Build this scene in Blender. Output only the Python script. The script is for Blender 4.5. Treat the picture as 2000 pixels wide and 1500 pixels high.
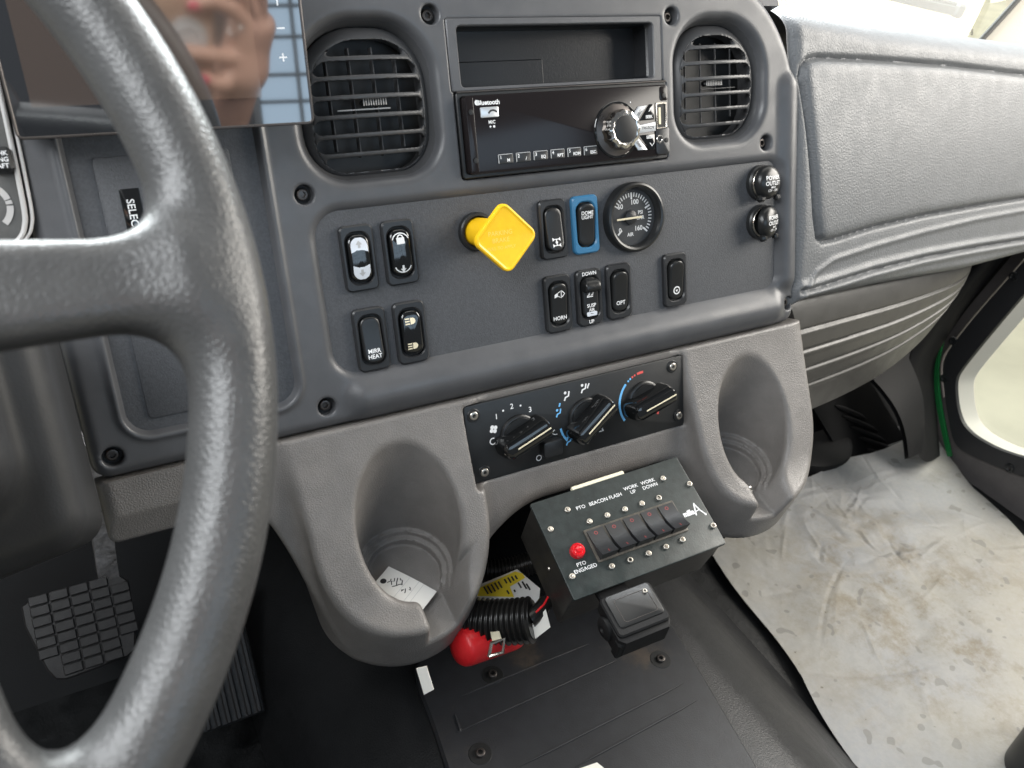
import bpy, bmesh, math, random
import numpy as np
from mathutils import Matrix, Vector
random.seed(4); RNG = np.random.default_rng(4)
for o in list(bpy.data.objects): bpy.data.objects.remove(o)
SC = bpy.context.scene
COL = SC.collection
S = 0.001                         # everything is authored in millimetres
LEAN = math.radians(20)           # the dashboard leans back, its top away from the seats
FLOOR = 600.0
_c, _s = math.cos(LEAN), math.sin(LEAN)
ML = np.array([[1, 0, 0], [0, _c, _s], [0, -_s, _c]])     # dash frame -> vehicle frame (x right, y forward, z up)
def d2v(a): return np.asarray(a, float) @ ML.T
def v2d(a): return np.asarray(a, float) @ ML
def world(v): return Vector(((v[0]) * S, v[1] * S, (v[2] + FLOOR) * S))

# ------------------------------------------------------------------ camera
CAM = np.array([-345.305, -558.543, -7.682])              # dash frame, mm
CR = np.array([[0.88146, -0.46482, -0.08347], [-0.20389, -0.21514, -0.95506], [0.42597, 0.85887, -0.28440]])
FPX = 1578.03
cd = bpy.data.cameras.new('camera'); cam = bpy.data.objects.new('camera', cd); COL.objects.link(cam)
cd.sensor_width = 36; cd.lens = FPX / 2000 * 36; cd.clip_start = 0.01; cd.clip_end = 200
Rv = np.array([d2v(CR[0]), -d2v(CR[1]), -d2v(CR[2])]).T
u_, _, w_ = np.linalg.svd(Rv); Rv = u_ @ w_
cam.matrix_world = Matrix.Translation(world(d2v(CAM))) @ Matrix(Rv.tolist()).to_4x4()
cd.dof.use_dof = True; cd.dof.focus_distance = 0.66; cd.dof.aperture_fstop = cd.lens / 2.6
SC.camera = cam

# ------------------------------------------------------------------ world, lamps, exposure
wd = bpy.data.worlds.new('World'); SC.world = wd; wd.use_nodes = True
bg = wd.node_tree.nodes['Background']; bg.inputs[0].default_value = (0.88, 0.94, 1.0, 1); bg.inputs[1].default_value = 0.15
def lamp(name, loc, aim, sx, sy, power, col):
    l = bpy.data.lights.new(name, 'AREA'); l.shape = 'RECTANGLE'; l.size = sx; l.size_y = sy; l.energy = power; l.color = col
    o = bpy.data.objects.new(name, l); COL.objects.link(o); o.location = world(loc)
    o.rotation_euler = (world(aim) - world(loc)).to_track_quat('-Z', 'Y').to_euler(); return o
lamp('windshield_daylight', (150, 760, 640), (150, -150, -150), 2.0, 0.8, 105, (0.93, 0.97, 1.0))
lamp('passenger_window_daylight', (1150, -380, 400), (150, -100, -280), 0.9, 0.6, 22, (1.0, 0.95, 0.87))
lamp('driver_window_daylight', (-820, -380, 640), (-380, -220, -20), 0.9, 0.5, 15, (0.95, 0.98, 1.0))
lamp('rear_window_daylight', (90, -1120, 300), (90, 0, 100), 0.86, 0.36, 2.2, (0.60, 0.80, 1.0))
lamp('open_sky_over_yard', (9000, 9500, 6500), (9000, 9000, -1500), 20.0, 20.0, 1950, (1.0, 0.97, 0.90))
SC.view_settings.view_transform = 'Standard'; SC.view_settings.look = 'None'
SC.view_settings.exposure = 0.15; SC.view_settings.gamma = 1.0
SC.render.engine = 'CYCLES'; SC.cycles.max_bounces = 6; SC.cycles.diffuse_bounces = 3; SC.cycles.glossy_bounces = 3; SC.cycles.transparent_max_bounces = 6
SC.render.resolution_x = 1024; SC.render.resolution_y = 768

# ------------------------------------------------------------------ photo geometry helpers
def ray(px, py): return CR.T @ np.array([(px - 1000) / FPX, (py - 750) / FPX, 1.0])
def U(px, py, Y=0.0, pt=None, n=None):                     # pixel -> point on a plane of the dash frame
    d = ray(px, py)
    if n is None: n = np.array([0, 1.0, 0]); pt = np.array([0, Y, 0])
    n = np.asarray(n, float); return CAM + d * ((np.asarray(pt, float) - CAM) @ n / (d @ n))
def UV(px, py, axis, val):                                 # pixel -> point on a plane of the vehicle frame
    e = np.zeros(3); e[axis] = 1.0
    return d2v(U(px, py, pt=v2d(e * val), n=v2d(e)))

# ------------------------------------------------------------------ objects
LOC = {}
def _mat(frame, loc, rot):
    R = ML if frame == 'D' else np.eye(3)
    v = d2v(loc) if frame == 'D' else np.asarray(loc, float)
    if rot is not None: R = R @ np.asarray(rot)
    return Matrix.Translation(world(v)) @ Matrix(R.tolist()).to_4x4()
def tag(o, label=None, cat=None, group=None, kind=None):
    if label: o['label'] = label
    if cat: o['category'] = cat
    if group: o['group'] = group
    if kind: o['kind'] = kind
    return o
def thing(name, label, cat, loc=(0, 0, 0), frame='D', rot=None, group=None):
    o = bpy.data.objects.new(name, None); COL.objects.link(o); o.empty_display_size = 0.01
    o.matrix_world = _mat(frame, loc, rot); LOC[o] = np.asarray(loc, float)
    return tag(o, label, cat, group)
def mesh_of(mb, smooth=35, recalc=True, name='mesh'):
    me = bpy.data.meshes.new(name)
    V = np.asarray(mb.v, float) * S
    me.from_pydata(V.tolist(), [], [list(map(int, f)) for f in mb.f])
    if recalc:
        b = bmesh.new(); b.from_mesh(me); bmesh.ops.recalc_face_normals(b, faces=b.faces); b.to_mesh(me); b.free()
    if smooth:
        me.polygons.foreach_set('use_smooth', [True] * len(me.polygons)); me.set_sharp_from_angle(angle=math.radians(smooth))
    me.update(); return me
def part(name, mb, mat, parent, ab=False, smooth=35, recalc=True, loc=None, rot=None, label=None):
    if isinstance(mb, bpy.types.Mesh): me = mb
    else:
        if ab: mb.v = list(np.asarray(mb.v, float) - LOC[parent])
        me = mesh_of(mb, smooth, recalc, name)
    if mat is not None and not len(me.materials): me.materials.append(M[mat] if isinstance(mat, str) else mat)
    o = bpy.data.objects.new(name, me); COL.objects.link(o); o.parent = parent
    if loc is not None:
        l = np.asarray(loc, float) - (LOC[parent] if ab else 0); o.location = Vector(l * S)
    if rot is not None: o.rotation_euler = Matrix(np.asarray(rot).tolist()).to_euler()
    LOC[o] = LOC.get(parent, np.zeros(3)); 
    if label: o['label'] = label
    return o
def solo(name, mb, mat, label, cat, loc=(0, 0, 0), frame='D', rot=None, group=None, kind=None, smooth=35, recalc=True):
    me = mesh_of(mb, smooth, recalc, name)                # a thing that is one mesh, authored relative to loc
    me.materials.append(M[mat]); o = bpy.data.objects.new(name, me); COL.objects.link(o)
    o.matrix_world = _mat(frame, loc, rot); LOC[o] = np.asarray(loc, float)
    return tag(o, label, cat, group, kind)

# ------------------------------------------------------------------ mesh builder
def rr(w, h, r, n=5, cx=0, cz=0):                          # rounded rectangle, r one radius or (TR,TL,BL,BR)
    if not hasattr(r, '__len__'): r = (r,) * 4
    P = []
    for k, (sx, sz) in enumerate(((1, 1), (-1, 1), (-1, -1), (1, -1))):
        q = max(r[k], 1e-3)
        for i in range(n + 1):
            a = math.pi / 2 * (k + i / n)
            P.append((cx + sx * (w / 2 - q) + q * math.cos(a), cz + sz * (h / 2 - q) + q * math.sin(a)))
    return np.array(P)
def circ(r, n=32, cx=0, cz=0):
    t = np.arange(n) / n * 2 * math.pi; return np.c_[cx + r * np.cos(t), cz + r * np.sin(t)]
def inset(P, d):
    P = np.asarray(P, float); a = np.roll(P, 1, 0) - P; b = np.roll(P, -1, 0) - P
    t = np.roll(P, -1, 0) - np.roll(P, 1, 0); l = np.hypot(t[:, 0], t[:, 1]) + 1e-9
    n = np.c_[-t[:, 1], t[:, 0]] / l[:, None]
    A = 0.5 * np.sum(P[:, 0] * np.roll(P[:, 1], -1) - np.roll(P[:, 0], -1) * P[:, 1])
    e = b / (np.hypot(b[:, 0], b[:, 1]) + 1e-9)[:, None]
    c = np.abs(e[:, 0] * -n[:, 1] * -1 + e[:, 1] * n[:, 0] * -1) ; c = np.clip(np.abs(e[:, 0] * t[:, 0] / l + e[:, 1] * t[:, 1] / l), .5, 1)
    return P + n * (d / c)[:, None] * (1 if A > 0 else -1)
def xyz(P, y): P = np.asarray(P, float); return np.c_[P[:, 0], np.full(len(P), y) if np.isscalar(y) else y, P[:, 1]]
class MB:
    def __init__(s): s.v = []; s.f = []
    def add(s, v, f):
        k = len(s.v); s.v.extend(np.asarray(v, float)); s.f.extend([tuple(i + k for i in q) for q in f]); return s
    def box(s, c, d, R=None, b=0.0):
        h = np.asarray(d, float) / 2; b = min(b, h.min() * .9)
        if b <= 0:
            V = np.array([(x, y, z) for x in (-1, 1) for y in (-1, 1) for z in (-1, 1)], float) * h
            F = [(0, 1, 3, 2), (4, 6, 7, 5), (0, 4, 5, 1), (2, 3, 7, 6), (0, 2, 6, 4), (1, 5, 7, 3)]
        else:
            V = []; F = []; ix = {}
            for x in (-1, 1):
                for y in (-1, 1):
                    for z in (-1, 1):
                        for a in range(3):
                            p = np.array([x, y, z], float) * h; q = np.array([x, y, z], float) * b
                            q[a] = 0; ix[x, y, z, a] = len(V); V.append(p - q)
            for a in range(3):
                o1, o2 = [i for i in range(3) if i != a]
                for sg in (-1, 1):
                    fc = []
                    for (p, q) in ((-1, -1), (1, -1), (1, 1), (-1, 1)):
                        k = [0, 0, 0]; k[a] = sg; k[o1] = p; k[o2] = q; fc.append(ix[k[0], k[1], k[2], a])
                    F.append(fc)
                for p in (-1, 1):
                    for q in (-1, 1):
                        k0 = [0, 0, 0]; k0[o1] = p; k0[o2] = q; k1 = list(k0); k0[a] = -1; k1[a] = 1
                        F.append([ix[(*k0, o1)], ix[(*k1, o1)], ix[(*k1, o2)], ix[(*k0, o2)]])
            for x in (-1, 1):
                for y in (-1, 1):
                    for z in (-1, 1): F.append([ix[x, y, z, 0], ix[x, y, z, 1], ix[x, y, z, 2]])
            V = np.array(V)
        if R is not None: V = V @ np.asarray(R).T
        return s.add(V + np.asarray(c, float), F)
    def loft(s, rings, cap0=True, cap1=True, close=True):
        n = len(rings[0]); V = np.concatenate([np.asarray(r, float) for r in rings]); F = []
        for k in range(len(rings) - 1):
            for i in range(n if close else n - 1):
                j = (i + 1) % n; F.append((k * n + i, k * n + j, (k + 1) * n + j, (k + 1) * n + i))
        if cap0: F.append(tuple(range(n)))
        if cap1: F.append(tuple((len(rings) - 1) * n + i for i in range(n)))
        return s.add(V, F)
    def plate(s, P, y0, y1, b=0.0, cap0=True):             # outline in x,z extruded from y0 (back) to y1 (front), front edge rounded
        if b <= 0: return s.loft([xyz(P, y0), xyz(P, y1)], cap0)
        g = 1 if y1 < y0 else -1
        return s.loft([xyz(P, y0), xyz(P, y1 + g * b), xyz(inset(P, b * .3), y1 + g * b * .3), xyz(inset(P, b), y1)], cap0)
    def frame(s, P, Q, y0, y1, b=0.6):                     # ring between outline P and inner outline Q (same point count)
        g = 1 if y1 < y0 else -1
        r = [xyz(P, y0), xyz(P, y1 + g * b), xyz(inset(P, b), y1), xyz(inset(Q, -b), y1), xyz(Q, y1 + g * b), xyz(Q, y0)]
        return s.loft(r + [r[0]], False, False)
    def lathe(s, prof, c=(0, 0, 0), ax=(0, -1, 0), n=32, cap0=True, cap1=True):
        ax = np.asarray(ax, float); ax = ax / np.linalg.norm(ax)
        e = np.cross(ax, (0, 0, 1.0) if abs(ax[2]) < .9 else (1.0, 0, 0)); e /= np.linalg.norm(e); g = np.cross(ax, e)
        t = np.arange(n) / n * 2 * math.pi
        return s.loft([np.asarray(c, float) + ax * h + r * (np.cos(t)[:, None] * e + np.sin(t)[:, None] * g) for r, h in prof], cap0, cap1)
    def tube(s, path, r, n=12, closed=False, cap=True):
        P = np.asarray(path, float); m = len(P); rad = np.full(m, r) if np.isscalar(r) else np.asarray(r)
        T = np.gradient(P, axis=0) if not closed else np.roll(P, -1, 0) - np.roll(P, 1, 0)
        T /= np.linalg.norm(T, axis=1)[:, None] + 1e-12
        e = np.cross(T[0], (0, 0, 1.0)); 
        if np.linalg.norm(e) < .1: e = np.cross(T[0], (1.0, 0, 0))
        t = np.arange(n) / n * 2 * math.pi; R = []
        for i in range(m):
            e = e - T[i] * (e @ T[i]); e /= np.linalg.norm(e); g = np.cross(T[i], e)
            R.append(P[i] + rad[i] * (np.cos(t)[:, None] * e + np.sin(t)[:, None] * g))
        if closed: R.append(R[0])
        return s.loft(R, cap and not closed, cap and not closed)
    def grid(s, G):                                        # G: (m,n,3) array of points
        m, n = G.shape[:2]; i = np.arange(m * n).reshape(m, n)
        F = np.stack([i[:-1, :-1], i[1:, :-1], i[1:, 1:], i[:-1, 1:]], -1).reshape(-1, 4)
        return s.add(G.reshape(-1, 3), F.tolist())
    def cap(s, P, hf, n=6, y0=None, edge=1.2):             # dome: outline P, front surface y = hf(x, z), sides back to y0
        P = np.asarray(P, float); c = P.mean(0); R = []
        if y0 is not None: R.append(xyz(P, y0))
        R.append(xyz(P, hf(P[:, 0], P[:, 1]) + edge)); Q = inset(P, edge * .3); R.append(xyz(Q, hf(Q[:, 0], Q[:, 1]) + edge * .3))
        P = inset(P, edge)
        for k in range(n):
            Q = c + (P - c) * (1 - k / n); R.append(xyz(Q, hf(Q[:, 0], Q[:, 1])))
        return s.loft(R, y0 is not None, True)

_TX = {}
def text2d(txt, size, bold=0.0, ax='CENTER', sx=1.0):
    key = (txt, bold)
    if key not in _TX:
        cu = bpy.data.curves.new('t', 'FONT'); cu.body = txt; cu.size = 1; cu.align_x = 'CENTER'; cu.align_y = 'CENTER'; cu.offset = bold; cu.resolution_u = 3
        o = bpy.data.objects.new('t', cu); COL.objects.link(o)
        dg = bpy.context.evaluated_depsgraph_get(); me = o.evaluated_get(dg).to_mesh()
        V = np.array([v.co[:] for v in me.vertices]).reshape(-1, 3); F = [tuple(p.vertices) for p in me.polygons]
        bpy.data.objects.remove(o); bpy.data.curves.remove(cu)
        V[:, 1] -= (V[:, 1].min() + V[:, 1].max()) / 2; _TX[key] = (V[:, :2], F)
    V, F = _TX[key]; V = V * size; V = V * (sx, 1)
    return V, F
def letter(mb, txt, x, z, size, y=-0.05, bold=0.0, rot=0.0, hf=None, sx=1.0):
    V, F = text2d(txt, size * 1.38, bold, sx=sx); a = math.radians(rot)
    X = x + V[:, 0] * math.cos(a) - V[:, 1] * math.sin(a); Z = z + V[:, 0] * math.sin(a) + V[:, 1] * math.cos(a)
    Y = hf(X, Z) + y if hf else np.full(len(X), y)
    mb.add(np.c_[X, Y, Z], F); return mb
def flat(mb, P, y, hf=None):                               # flat printed polygon
    P = np.asarray(P, float); Y = hf(P[:, 0], P[:, 1]) + y if hf else np.full(len(P), y)
    mb.add(np.c_[P[:, 0], Y, P[:, 1]], [tuple(range(len(P)))]); return mb
def stroke(mb, P, w, y, hf=None):                          # printed line of width w along points P
    P = np.asarray(P, float); T = np.gradient(P, axis=0); T /= np.hypot(T[:, 0], T[:, 1])[:, None]; N = np.c_[-T[:, 1], T[:, 0]] * w / 2
    A = P + N; B = P - N; n = len(P); V = np.r_[A, B]; Y = hf(V[:, 0], V[:, 1]) + y if hf else np.full(2 * n, y)
    mb.add(np.c_[V[:, 0], Y, V[:, 1]], [(i, i + 1, n + i + 1, n + i) for i in range(n - 1)]); return mb
def arc(cx, cz, r, a0, a1, n=24):
    t = np.radians(np.linspace(a0, a1, n)); return np.c_[cx + r * np.cos(t), cz + r * np.sin(t)]

# ------------------------------------------------------------------ signed distance shapes -> surface nets
def smin(a, b, k): h = np.clip(.5 + .5 * (b - a) / k, 0, 1); return b + (a - b) * h - k * h * (1 - h)
def smax(a, b, k): return -smin(-a, -b, k)
def rint(a, b, r): return np.minimum(np.maximum(a, b), -r) + np.sqrt(np.maximum(a + r, 0) ** 2 + np.maximum(b + r, 0) ** 2)
def sdrb(x, z, cx, cz, hx, hz, r):                         # rounded box 2d, r = (TR, TL, BL, BR)
    if not hasattr(r, '__len__'): r = (r,) * 4
    x = x - cx; z = z - cz
    q = np.where(x > 0, np.where(z > 0, r[0], r[3]), np.where(z > 0, r[1], r[2]))
    dx = np.abs(x) - hx + q; dz = np.abs(z) - hz + q
    return np.minimum(np.maximum(dx, dz), 0) + np.hypot(np.maximum(dx, 0), np.maximum(dz, 0)) - q
def sdseg(x, y, z, a, b, r):
    a = np.asarray(a, float); b = np.asarray(b, float); d = b - a; px, py, pz = x - a[0], y - a[1], z - a[2]
    t = np.clip((px * d[0] + py * d[1] + pz * d[2]) / (d @ d), 0, 1)
    return np.sqrt((px - t * d[0]) ** 2 + (py - t * d[1]) ** 2 + (pz - t * d[2]) ** 2) - r
def nets(f, lo, hi, h, refine=2):
    lo = np.asarray(lo, float); hi = np.asarray(hi, float); n = np.ceil((hi - lo) / h).astype(int) + 1
    ax = [lo[i] + h * np.arange(n[i]) for i in range(3)]
    g = f(ax[0][:, None, None], ax[1][None, :, None], ax[2][None, None, :])
    g = np.broadcast_to(g, tuple(n)).astype(np.float32)
    ins = g < 0
    c = sum(ins[i:n[0] - 1 + i, j:n[1] - 1 + j, k:n[2] - 1 + k].astype(np.int8) for i in (0, 1) for j in (0, 1) for k in (0, 1))
    act = (c > 0) & (c < 8); I = np.argwhere(act); idx = np.full(act.shape, -1, np.int64); idx[act] = np.arange(len(I))
    acc = np.zeros((len(I), 3)); cnt = np.zeros(len(I))
    cor = [(i, j, k) for i in (0, 1) for j in (0, 1) for k in (0, 1)]
    for a in cor:
        for d in range(3):
            if a[d]: continue
            b = list(a); b[d] = 1
            ga = g[I[:, 0] + a[0], I[:, 1] + a[1], I[:, 2] + a[2]]; gb = g[I[:, 0] + b[0], I[:, 1] + b[1], I[:, 2] + b[2]]
            m = (ga < 0) != (gb < 0); t = ga[m] / (ga[m] - gb[m]); p = np.tile(np.array(a, float), (m.sum(), 1)); p[:, d] += t
            acc[m] += p; cnt[m] += 1
    V = lo + h * (I + acc / cnt[:, None])
    F = []
    for d in range(3):
        e1, e2 = (d + 1) % 3, (d + 2) % 3
        sl0 = [slice(None)] * 3; sl1 = [slice(None)] * 3; sl0[d] = slice(0, n[d] - 1); sl1[d] = slice(1, n[d])
        ch = ins[tuple(sl0)] != ins[tuple(sl1)]; sgn = ins[tuple(sl0)]
        E_ = np.argwhere(ch); ok = (E_[:, e1] > 0) & (E_[:, e2] > 0) & (E_[:, e1] < n[e1] - 1) & (E_[:, e2] < n[e2] - 1); E_ = E_[ok]
        def at(o1, o2):
            q = E_.copy(); q[:, e1] += o1; q[:, e2] += o2; return idx[q[:, 0], q[:, 1], q[:, 2]]
        Q = np.stack([at(-1, -1), at(0, -1), at(0, 0), at(-1, 0)], 1)
        fl = ~sgn[E_[:, 0], E_[:, 1], E_[:, 2]]; Q[fl] = Q[fl][:, ::-1]; F.append(Q)
    F = np.concatenate(F); F = F[(F >= 0).all(1)]
    ev = lambda P: np.asarray(f(P[:, 0], P[:, 1], P[:, 2]), float)
    for _ in range(refine):
        d0 = ev(V); G = np.stack([(ev(V + np.eye(3)[i] * .3) - ev(V - np.eye(3)[i] * .3)) / .6 for i in range(3)], 1)
        st = G * (d0 / np.maximum((G ** 2).sum(1), .25))[:, None]; L = np.linalg.norm(st, axis=1)
        V = V - st * np.minimum(1, .6 * h / np.maximum(L, 1e-9))[:, None]
    m = MB(); m.v = V; m.f = F.tolist(); return m

# ------------------------------------------------------------------ materials
M = {}
def pbr(name, col, rough=.5, metal=0.0, bump=(), spec=.5, coat=0.0, var=0.0, vscale=60, dust=None, rvar=0.0, alpha=None):
    m = bpy.data.materials.new(name); m.use_nodes = True; nt = m.node_tree; N = nt.nodes; L = nt.links
    b = N['Principled BSDF']; b.inputs['Base Color'].default_value = (*col, 1); b.inputs['Roughness'].default_value = rough
    b.inputs['Metallic'].default_value = metal; b.inputs['Specular IOR Level'].default_value = spec; b.inputs['Coat Weight'].default_value = coat
    b.inputs['Coat Roughness'].default_value = .08
    tc = N.new('ShaderNodeTexCoord'); vec = tc.outputs['Object']
    def noise(scale, detail=3, rough_=.55):
        n = N.new('ShaderNodeTexNoise'); n.inputs['Scale'].default_value = scale; n.inputs['Detail'].default_value = detail
        n.inputs['Roughness'].default_value = rough_; L.new(vec, n.inputs['Vector']); return n.outputs['Fac']
    def remap(s, a, b_, c, d):
        r = N.new('ShaderNodeMapRange'); L.new(s, r.inputs[0]); r.interpolation_type = 'SMOOTHSTEP'
        for i, v in enumerate((a, b_, c, d)): r.inputs[i + 1].default_value = v
        return r.outputs[0]
    def mix(fac, A, B):
        x = N.new('ShaderNodeMix'); x.data_type = 'RGBA'
        L.new(fac, x.inputs['Factor'])
        for k, v in ((6, A), (7, B)):
            if hasattr(v, 'links'): L.new(v, x.inputs[k])
            else: x.inputs[k].default_value = (*v, 1)
        return x.outputs[2]
    c = None
    if var:
        c = mix(remap(noise(vscale, 4), .3, .7, 0, 1), tuple(max(0, k * (1 - var)) for k in col), tuple(k * (1 + var) for k in col))
    if dust:                                               # (colour, scale, threshold, amount)
        f = remap(noise(dust[1], 6, .7), dust[2], dust[2] + .18, 0, dust[3]); c = mix(f, c if c is not None else col, dust[0])
    if c is not None: L.new(c, b.inputs['Base Color'])
    if rvar: L.new(remap(noise(45, 4), .3, .7, max(.02, rough - rvar), min(1, rough + rvar)), b.inputs['Roughness'])
    last = None
    for kind, sc, dist in bump:
        bp = N.new('ShaderNodeBump'); bp.inputs['Strength'].default_value = 1; bp.inputs['Distance'].default_value = dist * S
        if kind == 'leather':
            w = N.new('ShaderNodeTexNoise'); w.inputs['Scale'].default_value = sc * .6; L.new(vec, w.inputs['Vector'])
            mx = N.new('ShaderNodeVectorMath'); mx.operation = 'MULTIPLY_ADD'; L.new(w.outputs['Color'], mx.inputs[0])
            mx.inputs[1].default_value = (1.1 / sc,) * 3; L.new(vec, mx.inputs[2])
            v = N.new('ShaderNodeTexVoronoi'); v.feature = 'DISTANCE_TO_EDGE'; v.inputs['Scale'].default_value = sc; L.new(mx.outputs[0], v.inputs['Vector'])
            h = remap(v.outputs['Distance'], 0, .3, 0, 1)
        elif kind == 'wave':
            w = N.new('ShaderNodeTexWave'); w.inputs['Scale'].default_value = sc; L.new(vec, w.inputs['Vector']); h = w.outputs['Fac']
        else: h = noise(sc, 2 if kind == 'fine' else 5)
        L.new(h, bp.inputs['Height'])
        if last: L.new(last, bp.inputs['Normal'])
        last = bp.outputs['Normal']
    if last: L.new(last, b.inputs['Normal'])
    M[name] = m; m['_'] = 0
    return m, b, N, L, vec, noise, remap, mix
pbr('panel', (.080, .082, .088), .38, bump=[('fine', 1400, .10)], var=.06, rvar=.06, dust=((.22, .22, .22), 1300, .72, .35))
pbr('plate', (.062, .065, .072), .50, bump=[('fine', 900, .24)], var=.14, vscale=700, dust=((.24, .24, .24), 1100, .70, .35))
pbr('console', (.185, .174, .165), .37, bump=[('leather', 520, .12), ('fine', 1600, .10)], var=.07, rvar=.06)
pbr('console_smooth', (.135, .122, .115), .52, bump=[('fine', 1500, .07)], var=.06)
pbr('pad', (.130, .136, .143), .50, bump=[('leather', 290, .15), ('fine', 1500, .10)], var=.05, rvar=.05)
pbr('knee', (.055, .053, .049), .42, bump=[('fine', 1300, .06)], var=.06, rvar=.05)
pbr('black_plastic', (.016, .017, .018), .38, bump=[('fine', 1500, .06)], var=.1)
pbr('foot_black', (.009, .009, .0095), .6, spec=.25, bump=[('fine', 700, .12)])
pbr('black_rough', (.022, .023, .025), .6, bump=[('fine', 700, .15)], var=.15)
pbr('vent_back', (.010, .0105, .011), .5)
pbr('vent', (.060, .061, .064), .40, bump=[('fine', 1500, .05)])
pbr('vent_dark', (.006, .0065, .007), .5)
pbr('switch_frame', (.020, .021, .023), .34, bump=[('fine', 1600, .04)])
pbr('switch_blue', (.030, .150, .290), .38, bump=[('fine', 1600, .04)])
pbr('rocker', (.012, .0125, .013), .30, bump=[('fine', 1500, .03)])
pbr('gloss_black', (.006, .0065, .007), .09, spec=.6, coat=.5)
pbr('radio_face', (.013, .0105, .011), .20, spec=.3, dust=((.10, .09, .09), 900, .70, .35))
pbr('pocket', (.011, .012, .014), .30, bump=[('fine', 900, .1)])
pbr('chrome', (.62, .60, .57), .16, 1.0, rvar=.08)
pbr('steel', (.62, .58, .52), .30, 1.0, rvar=.12, bump=[('fine', 900, .05)])
pbr('dark_steel', (.10, .09, .085), .35, .8, rvar=.1)
pbr('white_print', (.78, .79, .80), .5)
pbr('grey_print', (.38, .39, .40), .5)
pbr('cream_print', (.80, .72, .52), .5)
pbr('blue_print', (.16, .48, .85), .5)
pbr('red_print', (.72, .10, .09), .5)
pbr('black_print', (.012, .012, .014), .6)
pbr('silver_button', (.66, .68, .70), .30, .55)
pbr('yellow', (.92, .55, .012), .36, spec=.45, var=.04, vscale=120, rvar=.05, bump=[('fine', 500, .05)])
pbr('lens_white', (.62, .66, .72), .16, spec=.6, coat=.3)
pbr('gauge_face', (.034, .037, .041), .5)
pbr('red_lamp', (.70, .012, .020), .10, spec=.7, coat=.6)
pbr('box_paint', (.021, .028, .027), .42, bump=[('fine', 700, .10)], var=.2, vscale=160, rvar=.1, dust=((.16, .16, .145), 420, .63, .6))
pbr('box_side', (.030, .028, .025), .5, bump=[('fine', 700, .1)], var=.25, vscale=120, dust=((.22, .19, .15), 500, .66, .6))
pbr('worn_frame', (.085, .075, .060), .5, bump=[('fine', 700, .1)], var=.3, vscale=200)
pbr('paper_white', (.80, .78, .72), .7, bump=[('fine', 500, .06)])
pbr('card_white', (.74, .73, .70), .6, var=.03)
pbr('tape', (.80, .75, .58), .6, bump=[('fine', 400, .2)])
pbr('wheel_leather', (.055, .0555, .056), .34, bump=[('leather', 400, .09), ('fine', 800, .10)], var=.08, rvar=.03)
pbr('rubber', (.020, .020, .021), .55, bump=[('fine', 600, .15)], var=.2, vscale=90, dust=((.10, .09, .08), 200, .58, .5))
pbr('pedal', (.017, .0155, .0155), .5, bump=[('fine', 500, .15)], var=.25, vscale=150, dust=((.09, .08, .07), 220, .60, .5))
pbr('vinyl', (.013, .0135, .0145), .42, bump=[('leather', 420, .09), ('fine', 1500, .1)], var=.1, rvar=.05)
pbr('mat_plate', (.017, .018, .021), .48, bump=[('fine', 900, .2)], var=.12, vscale=80, dust=((.11, .078, .05), 9, .56, .55))
pbr('floor_mat', (.008, .0085, .009), .50, spec=.35, bump=[('fine', 300, .4)], var=.3, rvar=.12, dust=((.10, .10, .09), 900, .70, .4))
pbr('hose', (.012, .0115, .011), .28, spec=.5)
pbr('red_cloth', (.66, .015, .020), .36, spec=.5, var=.06, bump=[('fine', 200, .3)])
pbr('label_yellow', (.80, .62, .02), .45)
pbr('cluster', (.085, .085, .082), .5, bump=[('fine', 700, .12)], var=.1)
pbr('cluster_trim', (.46, .45, .44), .35)
pbr('column', (.030, .031, .033), .46, bump=[('fine', 900, .12)], var=.08)
pbr('door_trim', (.115, .105, .102), .6, bump=[('leather', 380, .12)], var=.06)
pbr('door_frame', (.022, .022, .024), .5, bump=[('fine', 900, .1)])
pbr('dim_red', (.30, .05, .05), .5)
pbr('green_paint', (.014, .15, .040), .25, coat=.5)
pbr('pillar', (.34, .32, .27), .55, bump=[('fine', 500, .2)])
pbr('seal_black', (.010, .010, .008), .6)
pbr('wiper', (.035, .045, .045), .45, var=.2, vscale=30)
pbr('yard', (.78, .73, .58), .9, var=.10, vscale=2.2, dust=((.40, .28, .07), 26, .66, .8))
pbr('aluminium', (.60, .57, .56), .38, 1.0, rvar=.15, bump=[('fine', 260, .3)], var=.2, vscale=200)
pbr('frosted', (.62, .60, .54), .5)
# floor paper: off-white, water spots, soil and boot scuffs
m, b, N, L, vec, noise, remap, mix = pbr('floor_paper', (.66, .64, .585), .62, bump=[('leather', 26, .5), ('coarse', 70, .5), ('fine', 260, .25)])
mp = N.new('ShaderNodeMapping'); mp.inputs['Rotation'].default_value = (0, 0, .9); mp.inputs['Scale'].default_value = (3.2, 14, 8); L.new(vec, mp.inputs[0])
st = N.new('ShaderNodeTexNoise'); st.inputs['Scale'].default_value = 1.6; st.inputs['Detail'].default_value = 7; st.inputs['Roughness'].default_value = .66; L.new(mp.outputs[0], st.inputs['Vector'])
c = mix(remap(noise(4, 4), .38, .66, 0, 1), (.235, .242, .250), (.265, .252, .215))
c = mix(remap(st.outputs['Fac'], .52, .72, 0, .45), c, (.27, .24, .19))
c = mix(remap(noise(150, 4, .7), .35, .65, 0, .35), c, (.30, .295, .28))
vd = N.new('ShaderNodeVectorMath'); vd.operation = 'DISTANCE'; L.new(vec, vd.inputs[0]); vd.inputs[1].default_value = (.49, -.19, -.59)
so = N.new('ShaderNodeMath'); so.operation = 'MULTIPLY'; L.new(remap(vd.outputs['Value'], .04, .30, 1, 0), so.inputs[0]); L.new(remap(noise(15, 9, .78), .44, .66, 0, .9), so.inputs[1])
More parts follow.
